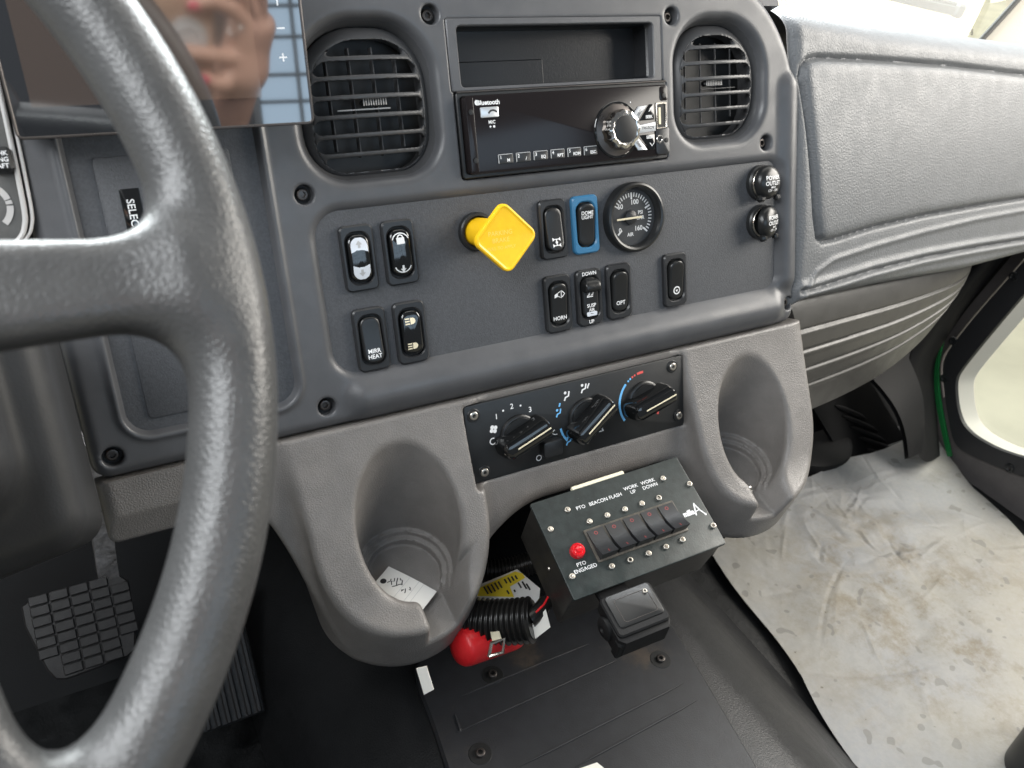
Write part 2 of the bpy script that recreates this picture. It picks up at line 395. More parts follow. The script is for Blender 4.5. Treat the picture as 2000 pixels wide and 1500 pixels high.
c = mix(so.outputs[0], c, (.150, .122, .076))
c = mix(remap(noise(11, 7, .75), .55, .75, 0, .6), c, (.155, .147, .128))
c = mix(remap(noise(46, 1), .685, .70, 0, .6), c, (.135, .13, .12))
c = mix(remap(noise(120, 2), .745, .78, 0, .8), c, (.08, .07, .045))
L.new(c, b.inputs['Base Color'])
# glass: thin clear sheet
def glass(name, tint, refl=.06, rough=.02):
    m = bpy.data.materials.new(name); m.use_nodes = True; nt = m.node_tree; nt.nodes.clear(); N = nt.nodes; L = nt.links
    t = N.new('ShaderNodeBsdfTransparent'); t.inputs[0].default_value = (*tint, 1); g = N.new('ShaderNodeBsdfGlossy'); g.inputs['Roughness'].default_value = rough
    f = N.new('ShaderNodeFresnel'); f.inputs[0].default_value = 1.45; x = N.new('ShaderNodeMixShader'); o = N.new('ShaderNodeOutputMaterial')
    ge = N.new('ShaderNodeNewGeometry'); mm = N.new('ShaderNodeMath'); mm.operation = 'MULTIPLY_ADD'; L.new(ge.outputs['Backfacing'], mm.inputs[0]); mm.inputs[1].default_value = -1; mm.inputs[2].default_value = 1
    mu = N.new('ShaderNodeMath'); mu.operation = 'MULTIPLY'; L.new(f.outputs[0], mu.inputs[0]); L.new(mm.outputs[0], mu.inputs[1]); L.new(mu.outputs[0], x.inputs[0]); L.new(t.outputs[0], x.inputs[1]); L.new(g.outputs[0], x.inputs[2]); L.new(x.outputs[0], o.inputs[0]); M[name] = m
for nm, cc, rg in (('screen_gloss', (.012, .013, .016), .035), ('lcd_brown_reflection', (.055, .038, .030), .06)):  # display's brown has the reflection of the tan interior painted in
    m, b, *_ = pbr(nm, cc, rg); b.inputs['IOR'].default_value = 2.5
pbr('skin', (.52, .30, .22), .45, var=.06, vscale=60); pbr('nail', (.62, .03, .10), .18, coat=.6); pbr('phone_case', (.42, .27, .19), .35, var=.05); pbr('sleeve', (.012, .010, .010), .8)
glass('clear_glass', (.96, .98, .96)); glass('gauge_glass', (.97, .97, .97))

# ================================================================== dashboard centre panel
def screw_mesh(r=4.2, h=2.6, mat='dark_steel', sock=.48):
    m = MB(); n = 24; t = np.arange(n) / n * 2 * math.pi
    hexr = r * sock / np.cos((t % (math.pi / 3)) - math.pi / 6)
    ring = lambda rad, y: np.c_[rad * np.cos(t), np.full(n, y), rad * np.sin(t)]
    m.loft([ring(r, 0), ring(r, -h * .72), ring(r * .9, -h * .94), ring(r * .78, -h), ring(hexr, -h), ring(hexr * .97, h * .3)])
    me = mesh_of(m, 40, name='screw'); me.materials.append(M[mat]); return me
SCREW = screw_mesh(); SCREW_STEEL = screw_mesh(3.6, 2.2, 'steel', .42); SCREW_BOX = screw_mesh(2.5, 1.9, 'steel', .52)

HOLES = [(-106, 82), (102, 79), (-211, -29), (204, -26), (-218, -178), (-360, -180), (234, -176)]
VL = (-157, 28.5, 51, 54, (40, 47, 33, 31)); VR = (153, 28, 49.5, 51, (47, 38, 30, 34))
def f_bezel(x, y, z):
    d2 = sdrb(x, z, -65.5, -41.5, 308.5, 153.5, (12, 12, 12, 12))
    ex, ez = np.maximum(x - 148, 0), np.maximum(z + 5, 0)
    d2 = np.maximum(d2, (np.sqrt((ex / 95.) ** 2 + (ez / 116.) ** 2) - 1) * 95)
    d = rint(d2, -y + 0 * d2, 9)
    d = smin(d, sdseg(x, y, z, (-188, 7, -177), (213, 7, -177), 14.5), 8)
    d = smin(d, sdseg(x, y, z, (231, 6, -150), (231, 6, 20), 11), 7)
    d = np.maximum(d, d2)
    rec = sdrb(x, z, 5.5, -100, 214.5, 59.5, (12, 20, 20, 14)) + y * .55
    d = smax(d, -rec, 6)
    lr = sdrb(x, z, -292, -46, 58, 126, 18)
    d = smin(d, np.hypot(lr, y - .5) - 2.4, 3)
    d = smax(d, -(lr + 1.5 + y * .3), 3)
    for v in (VL, VR): d = smax(d, -(sdrb(x, z, *v) + np.minimum(y, 14) * .35), 5)
    d = np.maximum(d, -sdrb(x, z, -2.4, 54.9, 93.2, 24.6, 1.5)); d = np.maximum(d, -sdrb(x, z, 0, .3, 94.2, 31, 1.5))
    for hx, hz in HOLES: d = smax(d, -np.maximum(np.hypot(x - hx, z - hz) - 6.6, y - 9), 1.6)
    return d
dash = thing('dashboard_panel', 'dark grey plastic dashboard centre panel holding the vents, radio and switches', 'dashboard', (-60, 0, -195))
part('panel', nets(f_bezel, (-382, -12, -201), (250, 20, 116), 1.55), 'panel', dash, ab=True, recalc=False, smooth=60)
part('switch_plate', MB().plate(rr(440, 130, 8, cx=6, cz=-100), 9, 3.5), 'plate', dash, ab=True)
part('side_plate', MB().plate(rr(122, 258, 8, cx=-292, cz=-46), 12, 5), 'plate', dash, ab=True)
cv = part('fuse_cover', MB().plate(rr(80, 166, 3, cx=-294, cz=-78), 6, 3.4, .8), 'plate', dash, ab=True)
lp = MB().plate(rr(11.5, 33, .6, cx=-317, cz=-31), 4, 2.9, .3); part('name_label', lp, 'gloss_black', cv, ab=True)
t = MB(); letter(t, 'SELECT', -317.5, -31, 4.6, 2.85, .012, rot=-90); part('lettering', t, 'white_print', cv, ab=True)
part('screw', SCREW, None, dash, ab=True, loc=(-284, 4.2, -141))
part('screw_cup', MB().frame(circ(7.6, 28, -284, -141), circ(5.6, 28, -284, -141), 4, 2.2, .5), 'plate', dash, ab=True)
for hx, hz in HOLES: part('screw', SCREW, None, dash, ab=True, loc=(hx, 7.5, hz))
for hx, hz in HOLES: part('screw_seat', MB().lathe([(6.7, 0), (6.7, .6)], (hx, 9.0, hz), n=24), 'black_rough', dash, ab=True)

# ================================================================== round-cornered air vents
def vent(name, label, v, core, mirror, aim):
    t = thing(name, label, 'air vent', (v[0], 0, v[1] - v[3]), group='air vents in the centre panel')
    P = rr(2 * v[2], 2 * v[3], v[4], 8, v[0], v[1])
    part('bowl', MB().loft([xyz(inset(P, 1.0), 5), xyz(inset(P, 5.2), 12), xyz(inset(P, 6.5), 26), xyz(inset(P, 10), 40)], False, True), 'vent', t, ab=True)
    cx, cz, hx, hz, r = core
    def f_core(x, y, z):
        d2 = sdrb(x, z, cx, cz, hx, hz, r); di_ = sdrb(x, z, cx, cz - 2.5, hx - 8.5, hz - 8.0, tuple(max(8, q_ - 8) for q_ in r)); yf = -1.0 + ((x - cx) ** 2 + (z - cz) ** 2) / 230.
        sh = np.maximum(yf - y, y - 20.0); d = rint(d2, sh, 11)
        for i in range(7):
            zi = cz - 2.5 + (3 - i) * 12.4
            d = smax(d, -smax(np.abs(z - zi) - 4.7, di_, 5), .9)
        return np.maximum(d, -np.maximum(di_ - 1, 4 + ((x - cx) ** 2 + (z - cz) ** 2) / 230. - y))
    d2f = lambda x, z: sdrb(x, z, cx, cz - 2.5, hx - 8.5, hz - 8.0, tuple(max(8, q_ - 8) for q_ in r)) - 6.5
    lo = (cx - hx - 2, -4, cz - hz - 2); hi = (cx + hx + 2, 24, cz + hz + 2)
    part('grille_ring', nets(lambda x, y, z: np.maximum(f_core(x, y, z), -(d2f(x, z) + 6.0)), lo, hi, .95), 'vent', t, ab=True, recalc=False, smooth=50)
    for i in range(8):
        zm = cz - 2.5 + (3.5 - i) * 12.4
        mb = nets(lambda x, y, z: np.maximum(np.maximum(f_core(x, y, z), d2f(x, z) + 6.0), np.abs(z - zm) - 6.3), (lo[0], -4, zm - 8), (hi[0], 24, zm + 8), 1.0)
        if len(mb.f) > 150 and 0 < i < 7: part('slat', mb, 'vent', t, ab=True, recalc=False, smooth=50)
    for k in range(4):
        x = cx + (k - 1.5) * 16.5; zz = math.sqrt(max(0.1, 1 - ((x - cx) / hx) ** 2)) * (hz - 12)
        a = math.radians(aim); R = np.array([[math.cos(a), -math.sin(a), 0], [math.sin(a), math.cos(a), 0], [0, 0, 1]])
        part('vane', MB().box((x, 15 if mirror > 0 else 18, cz), (.9, 7 if mirror > 0 else 2, 2 * zz - 4), R, .3), 'vent', t, ab=True)
    part('duct_back', MB().plate(rr(2 * hx - 4, 2 * hz - 4, 30, 6, cx, cz), 32, 27), 'vent_back', t, ab=True)
    w = part('thumb_wheel', MB().box((cx + 4 * mirror, 8.5, cz), (19, 7, 4.6), None, 1.6), 'rocker', t, ab=True)
    g = MB()
    for k in range(10): g.box((cx + 4 * mirror - 8 + k * 1.78, 4.9, cz), (.8, .8, 4.4), None, .2)
    part('knurling', g, 'cluster_trim', w, ab=True)
    for s in (-1, 1): part('clip', MB().box((cx - 3 * mirror, 8.6, cz + s * 4.3), (38, 1.4, 1.0), None, .3), 'switch_frame' if mirror < 0 else 'grey_print', t, ab=True)
vent('air_vent', 'large round-cornered air vent half behind the dark monitor, left of the radio', VL, (-156, 27.5, 48, 50.5, (37, 44, 30, 28)), 1, 0)
vent('air_vent', 'dark slatted air vent to the right of the radio, beside the padded dashboard', VR, (153.5, 27, 46, 47.5, (44, 35, 27, 31)), -1, 0)

# ================================================================== storage pocket above the radio
pk = thing('storage_pocket', 'empty black storage pocket with a raised frame above the radio', 'storage pocket', (-2.4, 0, 31))
P = rr(186, 48.6, 1.5, 3, -2.4, 54.9); Q = rr(170.5, 41.0, 3, 3, -2.6, 53.8)
part('frame', MB().frame(P, Q, 8, -.6, .8), 'panel', pk, ab=True)
m = MB(); Q2 = rr(168, 39.5, 3, 3, -2.6, 53.8); m.loft([xyz(Q, 6.5), xyz(Q2, 8), xyz(Q2, 24)], False, True); part('liner', m, 'pocket', pk, ab=True)
part('inner_block', MB().box((-46, 24.5, 43), (80, 3, 20), None, .8), 'pocket', pk, ab=True)

# ================================================================== radio
rd = thing('car_radio', 'black single-slot car radio with a silver rotary knob on the right', 'radio', (0, 0, -29))
part('sleeve', MB().frame(rr(187, 60, 2, 3), rr(181, 53.5, 2, 3), 10, -1.4, .7), 'black_plastic', rd, ab=True)
part('top_edge', MB().box((0, -2.0, 30.2), (186, 1.4, 1.0), None, .3), 'dark_steel', rd, ab=True)
FY = -8.0
fp = part('faceplate', MB().plate(rr(180, 54.5, 3, 4), 6, FY, 1.0), 'radio_face', rd, ab=True)
part('end_strip', MB().plate(rr(6.0, 52, (1, 3, 3, 1), 4, -86.6, 0), FY + 2, FY - .25, .2), 'radio_face', rd, ab=True)
part('end_cap', MB().plate(rr(13.5, 21, (2, 3, 3, 2), 4, 83.0, -16), FY + 2, FY - 1.0, .5), 'switch_frame', rd, ab=True)
part('end_strip', MB().plate(rr(8, 11, 2, 4, 85.5, 20.5), FY + 2, FY - .3, .2), 'radio_face', rd, ab=True)
for (x, z) in ((-86.5, 16), (-86, -17.5), (85, 19), (86.5, -15.5)):
    part('pin_hole', MB().lathe([(1.9, 0), (1.9, .5), (1.3, .6)], (x, FY - 1.0, z), n=16), 'vent_dark', rd, ab=True)
b_ = part('phone_button', MB().plate(rr(14.5, 7.2, .8, 3, -71.5, 15.2), FY + 1, FY - 1.0, .4), 'silver_button', rd, ab=True)
t = MB(); stroke(t, arc(-69, 12.2, 4.2, 150, 40, 10), 1.3, FY - 1.06); part('handset_mark', t, 'black_print', b_, ab=True)
t = MB(); letter(t, 'Bluetooth', -71.5, 22.0, 3.3, FY - .05, .03); flat(t, circ(1.9, 16, -80.6, 22.2), FY - .05); letter(t, 'MIC', -70, 8.4, 2.4, FY - .05, .02); flat(t, circ(.9, 10, -68.5, 5.2), FY - .05); letter(t, '+', -71.5, 5.2, 2.4, FY - .05, .03)
part('lettering', t, 'white_print', rd, ab=True)
for k, tx in enumerate(('M', '/', 'EQ', 'RPT', 'RDM', 'ESC')):
    x = -61.5 + k * 14.9
    kb = part('preset_button', MB().plate(rr(12.6, 7.0, .8, 3, x, -18.2), FY + 1, FY - .8, .4), 'switch_frame', rd, ab=True)
    t = MB(); letter(t, str(k + 1), x - 4.1, -16.9, 2.5, FY - .86, .02); letter(t, tx, x + 2.2, -19.2, 2.3, FY - .86, .03); part('lettering', t, 'white_print', kb, ab=True)
    t = MB(); t.box((x - .3, FY - .8, -14.9), (11.6, .5, .5)); t.box((x - 6.0, FY - .8, -18), (.5, .5, 6.2)); part('edge', t, 'grey_print', kb, ab=True)
KX, KZ = 39, -4.5
part('knob_well', MB().frame(circ(21.5, 48, KX, KZ), circ(19.5, 48, KX, KZ), FY + 1, FY - .9, .4), 'gloss_black', rd, ab=True)
part('knob_dish', MB().lathe([(20.4, 0), (17, .5), (15.5, 1.2)], (KX, FY - .1, KZ), n=48), 'dark_steel', rd, ab=True)
n = 72; tt = np.arange(n) / n * 2 * math.pi; rk = 14.6 + .55 * np.cos(tt * 12)
rg = lambda k, y: np.c_[KX + rk * k * np.cos(tt), np.full(n, y), KZ + rk * k * np.sin(tt)]
kn = part('knob', MB().loft([rg(1.0, FY), rg(1.0, FY - 9), rg(.96, FY - 11), rg(.80, FY - 12.2), rg(.72, FY - 12)]), 'chrome', rd, ab=True)
part('knob_cap', MB().lathe([(10.4, 0), (10.2, .5), (6, .9), (0.5, 1.0)], (KX, FY - 12, KZ), n=40), 'rocker', kn, ab=True)
for pts in ([(52, 4), (60, 12), (68, 12), (58, 1)], [(59, -8.6), (59, -2.4), (76, -.6), (76, -7.8)], [(52, -13), (57, -10.5), (67, -21.5), (58, -21.5)]):
    P = np.array(pts); P = P[np.argsort(np.arctan2(*(P - P.mean(0)).T[::-1]))]
    part('side_button', MB().plate(P, FY + 1, FY - 1.2, .3), 'silver_button', rd, ab=True)
for pts in ([(61, 1), (75, 1.2), (75, 13), (71, 13)], [(61, -10), (75, -10), (75, -22), (70, -22)]):
    P = np.array(pts); P = P[np.argsort(np.arctan2(*(P - P.mean(0)).T[::-1]))]
    part('side_button', MB().plate(P, FY + 1, FY - .7, .3), 'gloss_black', rd, ab=True)
t = MB(); letter(t, 'TRK/SCN', 68, -4.7, 2.2, FY - 1.26, .02); letter(t, 'SRC', 60.5, 7, 2.2, FY - 1.26, .02, rot=48); letter(t, 'DISP', 59, -17, 2.2, FY - 1.26, .02, rot=-48); part('lettering', t, 'black_print', rd, ab=True)
t = MB(); letter(t, 'SEEK', 70, 3.6, 2.3, FY - .8, .03); letter(t, 'SEEK', 70, -12, 2.3, FY - .8, .03)
stroke(t, [(70, 7.5), (72, 10), (74, 7.8)], .7, FY - .8); stroke(t, [(70, -16.5), (72, -19), (74, -16.8)], .7, FY - .8)
for x, z in ((31, 14.5), (34, 13.8), (38.5, 14), (53, 15.5)): flat(t, circ(.55, 8, x, z), FY - .05)
part('lettering', t, 'white_print', rd, ab=True)
us = part('usb_port', MB().frame(rr(10.5, 21, 1, 3, 82.5, 3.5), rr(8.2, 17.5, .6, 3, 82.5, 3.5), FY + 1, FY - 1.0, .4), 'steel', rd, ab=True)
part('socket', MB().plate(rr(8.6, 17.8, .6, 3, 82.5, 3.5), FY + 1, FY - .1), 'vent_dark', us, ab=True)
part('contact_tongue', MB().box((80.8, FY - .4, 3.5), (2.0, .9, 13), None, .2), 'cream_print', us, ab=True)
part('aux_jack', MB().frame(circ(3.3, 24, 79.5, -14.5), circ(1.7, 24, 79.5, -14.5), FY, FY - 1.9, .4), 'chrome', rd, ab=True)

# ================================================================== rocker switches
PY = 3.5
FRAME_ME = {}
def switch(x, z, label, prof, marks, blue=False, gloss=False, lens=False, tall=False):
    t = thing('rocker_switch', label, 'switch', (x, PY, z), group='rocker switches on the dashboard switch plate')
    key = 'b' if blue else 'k'
    if key not in FRAME_ME:
        m = MB().frame(rr(24.3, 46.3, 4.2, 5), rr(17.2, 36.0, 6.4, 5), 0, -4.2, 1.1)
        FRAME_ME[key] = mesh_of(m, 40, name='switch_frame')
        FRAME_ME[key].materials.append(M['switch_blue' if blue else 'switch_frame'])
    fr = part('frame', FRAME_ME[key], None, t)
    part('well', MB().plate(rr(17.6, 36.4, 6.4, 5), 1, -.6), 'vent_dark', t)
    a, b, c = prof
    hf = lambda X, Z: -(c + a * Z / 17 + b * (Z / 17) ** 2 + .35 * (1 - (X / 7.5) ** 2))
    rk = part('rocker', MB().cap(rr(15.4, 33.6, 6.2, 6), hf, 8, 0, 1.3), 'gloss_black' if gloss else 'rocker', t, smooth=50)
    if lens:
        for s in (-1, 1):
            zz = np.linspace(5.2, 14.6, 14); hw = np.where(zz < 9, 6.1, np.sqrt(np.maximum(.2, 6.1 ** 2 - np.maximum(zz - 8.8, 0) ** 2)))
            Xl = hw[:, None] * np.linspace(-1, 1, 9)[None]; Zl = s * (zz[:, None] + 1.1 * np.cos(Xl / 2.6) * (np.arange(14) == 0)[:, None]) + 0 * Xl
            part('lens', MB().grid(np.stack([Xl, hf(Xl, Zl) - .12, Zl], -1)), 'lens_white', rk, smooth=60)
    for mat, fn in marks:
        m = MB(); fn(m, hf); part('marking', m, mat, rk)
    if tall:
        part('lock_tab', MB().cap(rr(15.0, 11, (5, 5, 2, 2), 5, 0, 10.5), lambda X, Z: -(11.5 - .09 * (Z - 9) ** 2), 4, -4, 1.5), 'rocker', rk, smooth=50)
        m = MB(); letter(m, 'DOWN', 0, 20.0, 3.0, -4.3, .02); part('lettering', m, 'white_print', fr); m = MB(); letter(m, 'UP', 0, -20.2, 3.0, -4.3, .02); part('lettering', m, 'white_print', fr)
    return t
T_ = lambda s, x, z, sz, bold=.02, rot=0: (lambda m, hf: letter(m, s, x, z, sz, -.12, bold, rot, hf))
def lock_icon(m, hf):
    flat(m, rr(6, 4.6, .5, 2, 0, 8.6), -.12, hf); stroke(m, arc(0, 10.8, 1.9, 0, 180, 10), .9, -.12, hf)
    flat(m, [(0, -14), (2.2, -11.4), (.8, -11.4), (.8, -9), (-.8, -9), (-.8, -11.4), (-2.2, -11.4)], -.12, hf)
    for s in (1, -1): stroke(m, arc(0, s * 7.6, 6.4, 20 * s, 160 * s, 14) + (0, 0), .8, -.12, hf)
def head_icon(m, hf):
    for z in (9.2, -9.6):
        flat(m, np.r_[[(-1, z - 2.4), (.6, z - 2.4)], arc(.6, z, 2.4, -90, 90, 8), [(-1, z + 2.4)]], -.12, hf)
        for k in (-1, 0, 1): flat(m, [(-5, z + k * 1.9 - .5), (-1.6, z + k * 1.9 - .5), (-1.6, z + k * 1.9 + .5), (-5, z + k * 1.9 + .5)], -.12, hf)
def arrow_icon(m, hf):
    for s in (1, -1): flat(m, [(0, 12.6 * s), (2.4, 9.8 * s), (.9, 9.8 * s), (.9, 7.6 * s), (-.9, 7.6 * s), (-.9, 9.8 * s), (-2.4, 9.8 * s)], -.2, hf)
def axle_icon(m, hf):
    for z in (-7.6, -12.4):
        for s in (-1, 1): flat(m, [(s * 1.4, z), (s * 3.6, z - 1.5), (s * 3.6, z + 1.5)], -.12, hf)
        stroke(m, [(-1.6, z), (1.6, z)], .7, -.12, hf)
    stroke(m, [(0, -7.6), (0, -12.4)], .9, -.12, hf); flat(m, circ(1.1, 12, 0, -10), -.12, hf)
def horn_icon(m, hf):
    flat(m, [(-4.6, 5.4), (-1.6, 6.4), (-1.6, 9.6), (-4.6, 8.2)], -.12, hf); stroke(m, [(-1.2, 6.6), (1.5, 5), (1.5, 11), (-1.2, 9.4)], .9, -.12, hf)
    stroke(m, [(2.4, 5.6), (4.8, 8), (2.4, 10.4)], .9, -.12, hf)
def bag_icon(m, hf):
    flat(m, [(-4, 1.4), (-.6, 5.6), (-1.0, 2.2)], -.12, hf); flat(m, [(-.6, 1.6), (3.6, 5.8), (1.8, 2.2)], -.12, hf); stroke(m, [(-4, 1), (2, 1)], .8, -.12, hf)
def ring_icon(m, hf):
    stroke(m, arc(0, -9, 3.1, 30, 330, 18), 1.1, -.12, hf); flat(m, [(-1.4, -8.4), (1.4, -8.4), (0, -10.6)], -.12, hf); stroke(m, arc(0, -9, 3.1, -30, 30, 6), .7, -.12, hf)
W_ = 'white_print'
switch(-179.4, -76.1, 'black switch with two shiny white lenses, top left of the switch plate', (0, -2.2, 7.0), [('grey_print', arrow_icon)], gloss=True, lens=True)
switch(-148.6, -76.1, 'black switch with a white padlock and down arrow, in the top left pair', (0, -2.2, 7.0), [(W_, lock_icon)], gloss=True)
switch(-178.4, -135.3, 'black switch lettered MIRR HEAT in the bottom left corner of the switch plate', (-1.6, .6, 4.9), [(W_, lambda m, hf: (letter(m, 'MIRR', 0, -8.0, 3.1, -.12, .02, 0, hf), letter(m, 'HEAT', 0, -12.0, 3.1, -.12, .02, 0, hf)))])
switch(-147.6, -135.6, 'glossy black switch with two white headlamp symbols, right of MIRR HEAT', (0, -2.0, 6.8), [('cream_print', head_icon)], gloss=True)
switch(-19.8, -75.2, 'black switch with a white axle symbol between the yellow knob and the blue switch', (-1.8, .8, 5.2), [(W_, axle_icon)])
switch(10.5, -75.2, 'switch in a blue frame next to the air pressure gauge', (1.6, .8, 5.0), [(W_, lambda m, hf: (letter(m, 'DOME', 0, 9.6, 2.9, -.12, .02, 0, hf), letter(m, 'LIGHT', 0, 6.2, 2.9, -.12, .02, 0, hf)))], blue=True)
switch(-20.0, -134.9, 'black switch lettered HORN under a white symbol, leftmost of the lower three', (1.2, .5, 5.0), [(W_, horn_icon), (W_, T_('HORN', 0, -11.5, 3.2))])
switch(10.2, -134.5, 'black switch with a bulging lock tab lettered SUSP, middle of the lower three', (0, .4, 5.0), [(W_, bag_icon), (W_, lambda m, hf: (letter(m, 'SUSP', 0, -6.4, 3.0, -.12, .02, 0, hf), letter(m, 'AIR', 0, -10, 2.6, -.12, .02, 0, hf))), ('lens_white', lambda m, hf: flat(m, rr(10, 3.6, 1, 3, 0, -13.4), -.14, hf))], tall=True)
switch(39.9, -134.0, 'black switch lettered OPT, rightmost of the lower three', (1.6, .8, 5.0), [(W_, T_('OPT', 0, -9.6, 3.4))])
switch(99.2, -133.3, 'single black switch with a round white symbol, apart from the rest at right', (1.8, .6, 5.2), [(W_, ring_icon)])

# ================================================================== yellow parking brake knob
kb = thing('parking_brake_knob', 'bright yellow diamond-shaped parking brake knob on the switch plate', 'brake knob', (-86, PY, -69))
part('collar', MB().lathe([(14.5, 0), (14.5, 5), (13.6, 6), (12, 6.2), (11.5, 2)], (0, 0, 0), n=40, cap1=True), 'black_plastic', kb)
part('stem', MB().lathe([(10.6, 0), (10.6, 22), (9.4, 25), (8.6, 36)], (0, 0, 0), (.16, -1, -.04), n=32), 'yellow', kb)
R45 = np.array([[math.cos(.785), 0, -math.sin(.785)], [0, 1, 0], [math.sin(.785), 0, math.cos(.785)]])
head = MB(); Pq = rr(38, 38, 6.5, 6)
head.loft([xyz(inset(Pq, 3), 6.5), xyz(Pq, 4), xyz(Pq, 1.2), xyz(inset(Pq, .5), .3), xyz(inset(Pq, 1.6), 0), xyz(inset(Pq, 2.8), .9), xyz(inset(Pq, 3.4), 1.0)])
kk = part('handle', head, 'yellow', kb, loc=(6.5, -38, -3.5), rot=R45)
t = MB(); letter(t, 'PARKING', 0, 6, 3.4, .9, .01, rot=-45); letter(t, 'BRAKE', -3.6, 2.4, 3.4, .9, .01, rot=-45); letter(t, 'PULL TO APPLY', -7.4, -1.6, 2.4, .9, .01, rot=-45)
m_, b__, *_ = pbr('yellow_emboss', (.90, .66, .10), .36); part('embossed_lettering', t, 'yellow_emboss', kk)

# ================================================================== air pressure gauge
gx, gz = 57.6, -74.6
ga = thing('air_pressure_gauge', 'round black air pressure gauge with white numbers, right of the blue switch', 'gauge', (gx, PY, gz))
part('bezel_ring', MB().lathe([(28.6, 0), (28.6, 6.5), (27.8, 8.2), (26.2, 8.8), (24.6, 8.2), (23.2, 5.2), (23, 1.2)], n=64, cap0=True, cap1=False), 'rocker', ga)
di = part('dial', MB().lathe([(24, 0), (24, 1.0)], n=48), 'gauge_face', ga)
t = MB()
for k in range(33):
    a = math.radians(205 - k * 250 / 32 + 0)
    deg = 222 - k * 264 / 32
    if 150 < deg < 215: continue
    maj = k in (0, 8, 16, 24, 32); a = math.radians(deg); r0, r1 = (14.6 if maj else 16.6), 20.0
    c_, s_ = math.cos(a), math.sin(a); w = .75 if maj else .5
    flat(t, [(r0 * c_ - w * s_, r0 * s_ + w * c_), (r1 * c_ - w * s_, r1 * s_ + w * c_), (r1 * c_ + w * s_, r1 * s_ - w * c_), (r0 * c_ + w * s_, r0 * s_ - w * c_)], -1.08)
for s, x, z, sz in (('60', -11.5, 9.6, 4.0), ('100', 3.0, 12.2, 4.0), ('PSI', 8.6, 3.2, 3.0), ('BAR', 8.4, -1.2, 3.0), ('160', 6.0, -9.6, 4.0), ('0', -12.6, -9.6, 4.0), ('AIR', -2.4, -14.0, 3.0)): letter(t, s, x, z, sz, -1.08, .02)
part('dial_print', t, 'white_print', di)
part('needle_hub', MB().lathe([(6.0, 0), (5.8, 2.4), (4.8, 3)], (-2.4, -1, 0), n=32), 'switch_frame', ga)
part('needle', MB().box((-5.4, -4.9, -.4), (25, .7, 1.6), None, .2), 'cream_print', ga)
part('cover_glass', MB().lathe([(23.4, 0), (23.4, .3)], (0, -6.0, 0), n=48), 'gauge_glass', ga)

# ================================================================== power outlets
def outlet(z, label, op):
    t = thing('power_outlet', label, 'power outlet', (199, PY, z), group='capped power outlets at the right end of the switch plate')
    part('socket', MB().lathe([(15.4, 0), (15.4, 4), (14.4, 5.4), (13, 5.4), (12.4, 1)], n=40), 'black_plastic', t)
    part('rim', MB().frame(circ(13.2, 40), circ(11.9, 40), 0, -7.0, .4), 'steel', t)
    a = math.radians(op); R = np.array([[math.cos(a), -math.sin(a), 0], [math.sin(a), math.cos(a), 0], [0, 0, 1]])
    cp = part('cap', MB().lathe([(14.6, 0), (14.8, 3.2), (13.4, 6.0), (9.8, 8.0), (5, 8.9), (.5, 9.1)], n=40), 'rocker', t, loc=(1.0, -7.0, 0), rot=R, smooth=60)
    hf = lambda X, Z: -(9.1 - (X ** 2 + Z ** 2) / 75.)
    m = MB(); letter(m, 'POWER', 0, 4.2, 3.6, -.25, .02, 0, hf); letter(m, 'OUTLET', 0, -.6, 3.6, -.25, .02, 0, hf); letter(m, 'MAX', 0, -4.2, 1.9, -.25, .02, 0, hf); letter(m, '12V - 15A', 0, -6.8, 2.2, -.25, .02, 0, hf)
    part('lettering', m, 'white_print', cp)
    part('pull_tab', MB().box((9.5, -5, -13.8), (6, 5, 4.5), None, 1.2), 'rocker', cp)
    part('hinge', MB().box((-8.5, -2.2, -13.2), (8.5, 7, 6.5), None, 2.2), 'rocker', cp)
outlet(-60, 'upper of the two black capped power outlets near the right edge', 6)
outlet(-95, 'lower of the two black capped power outlets, its cap slightly open', 20)

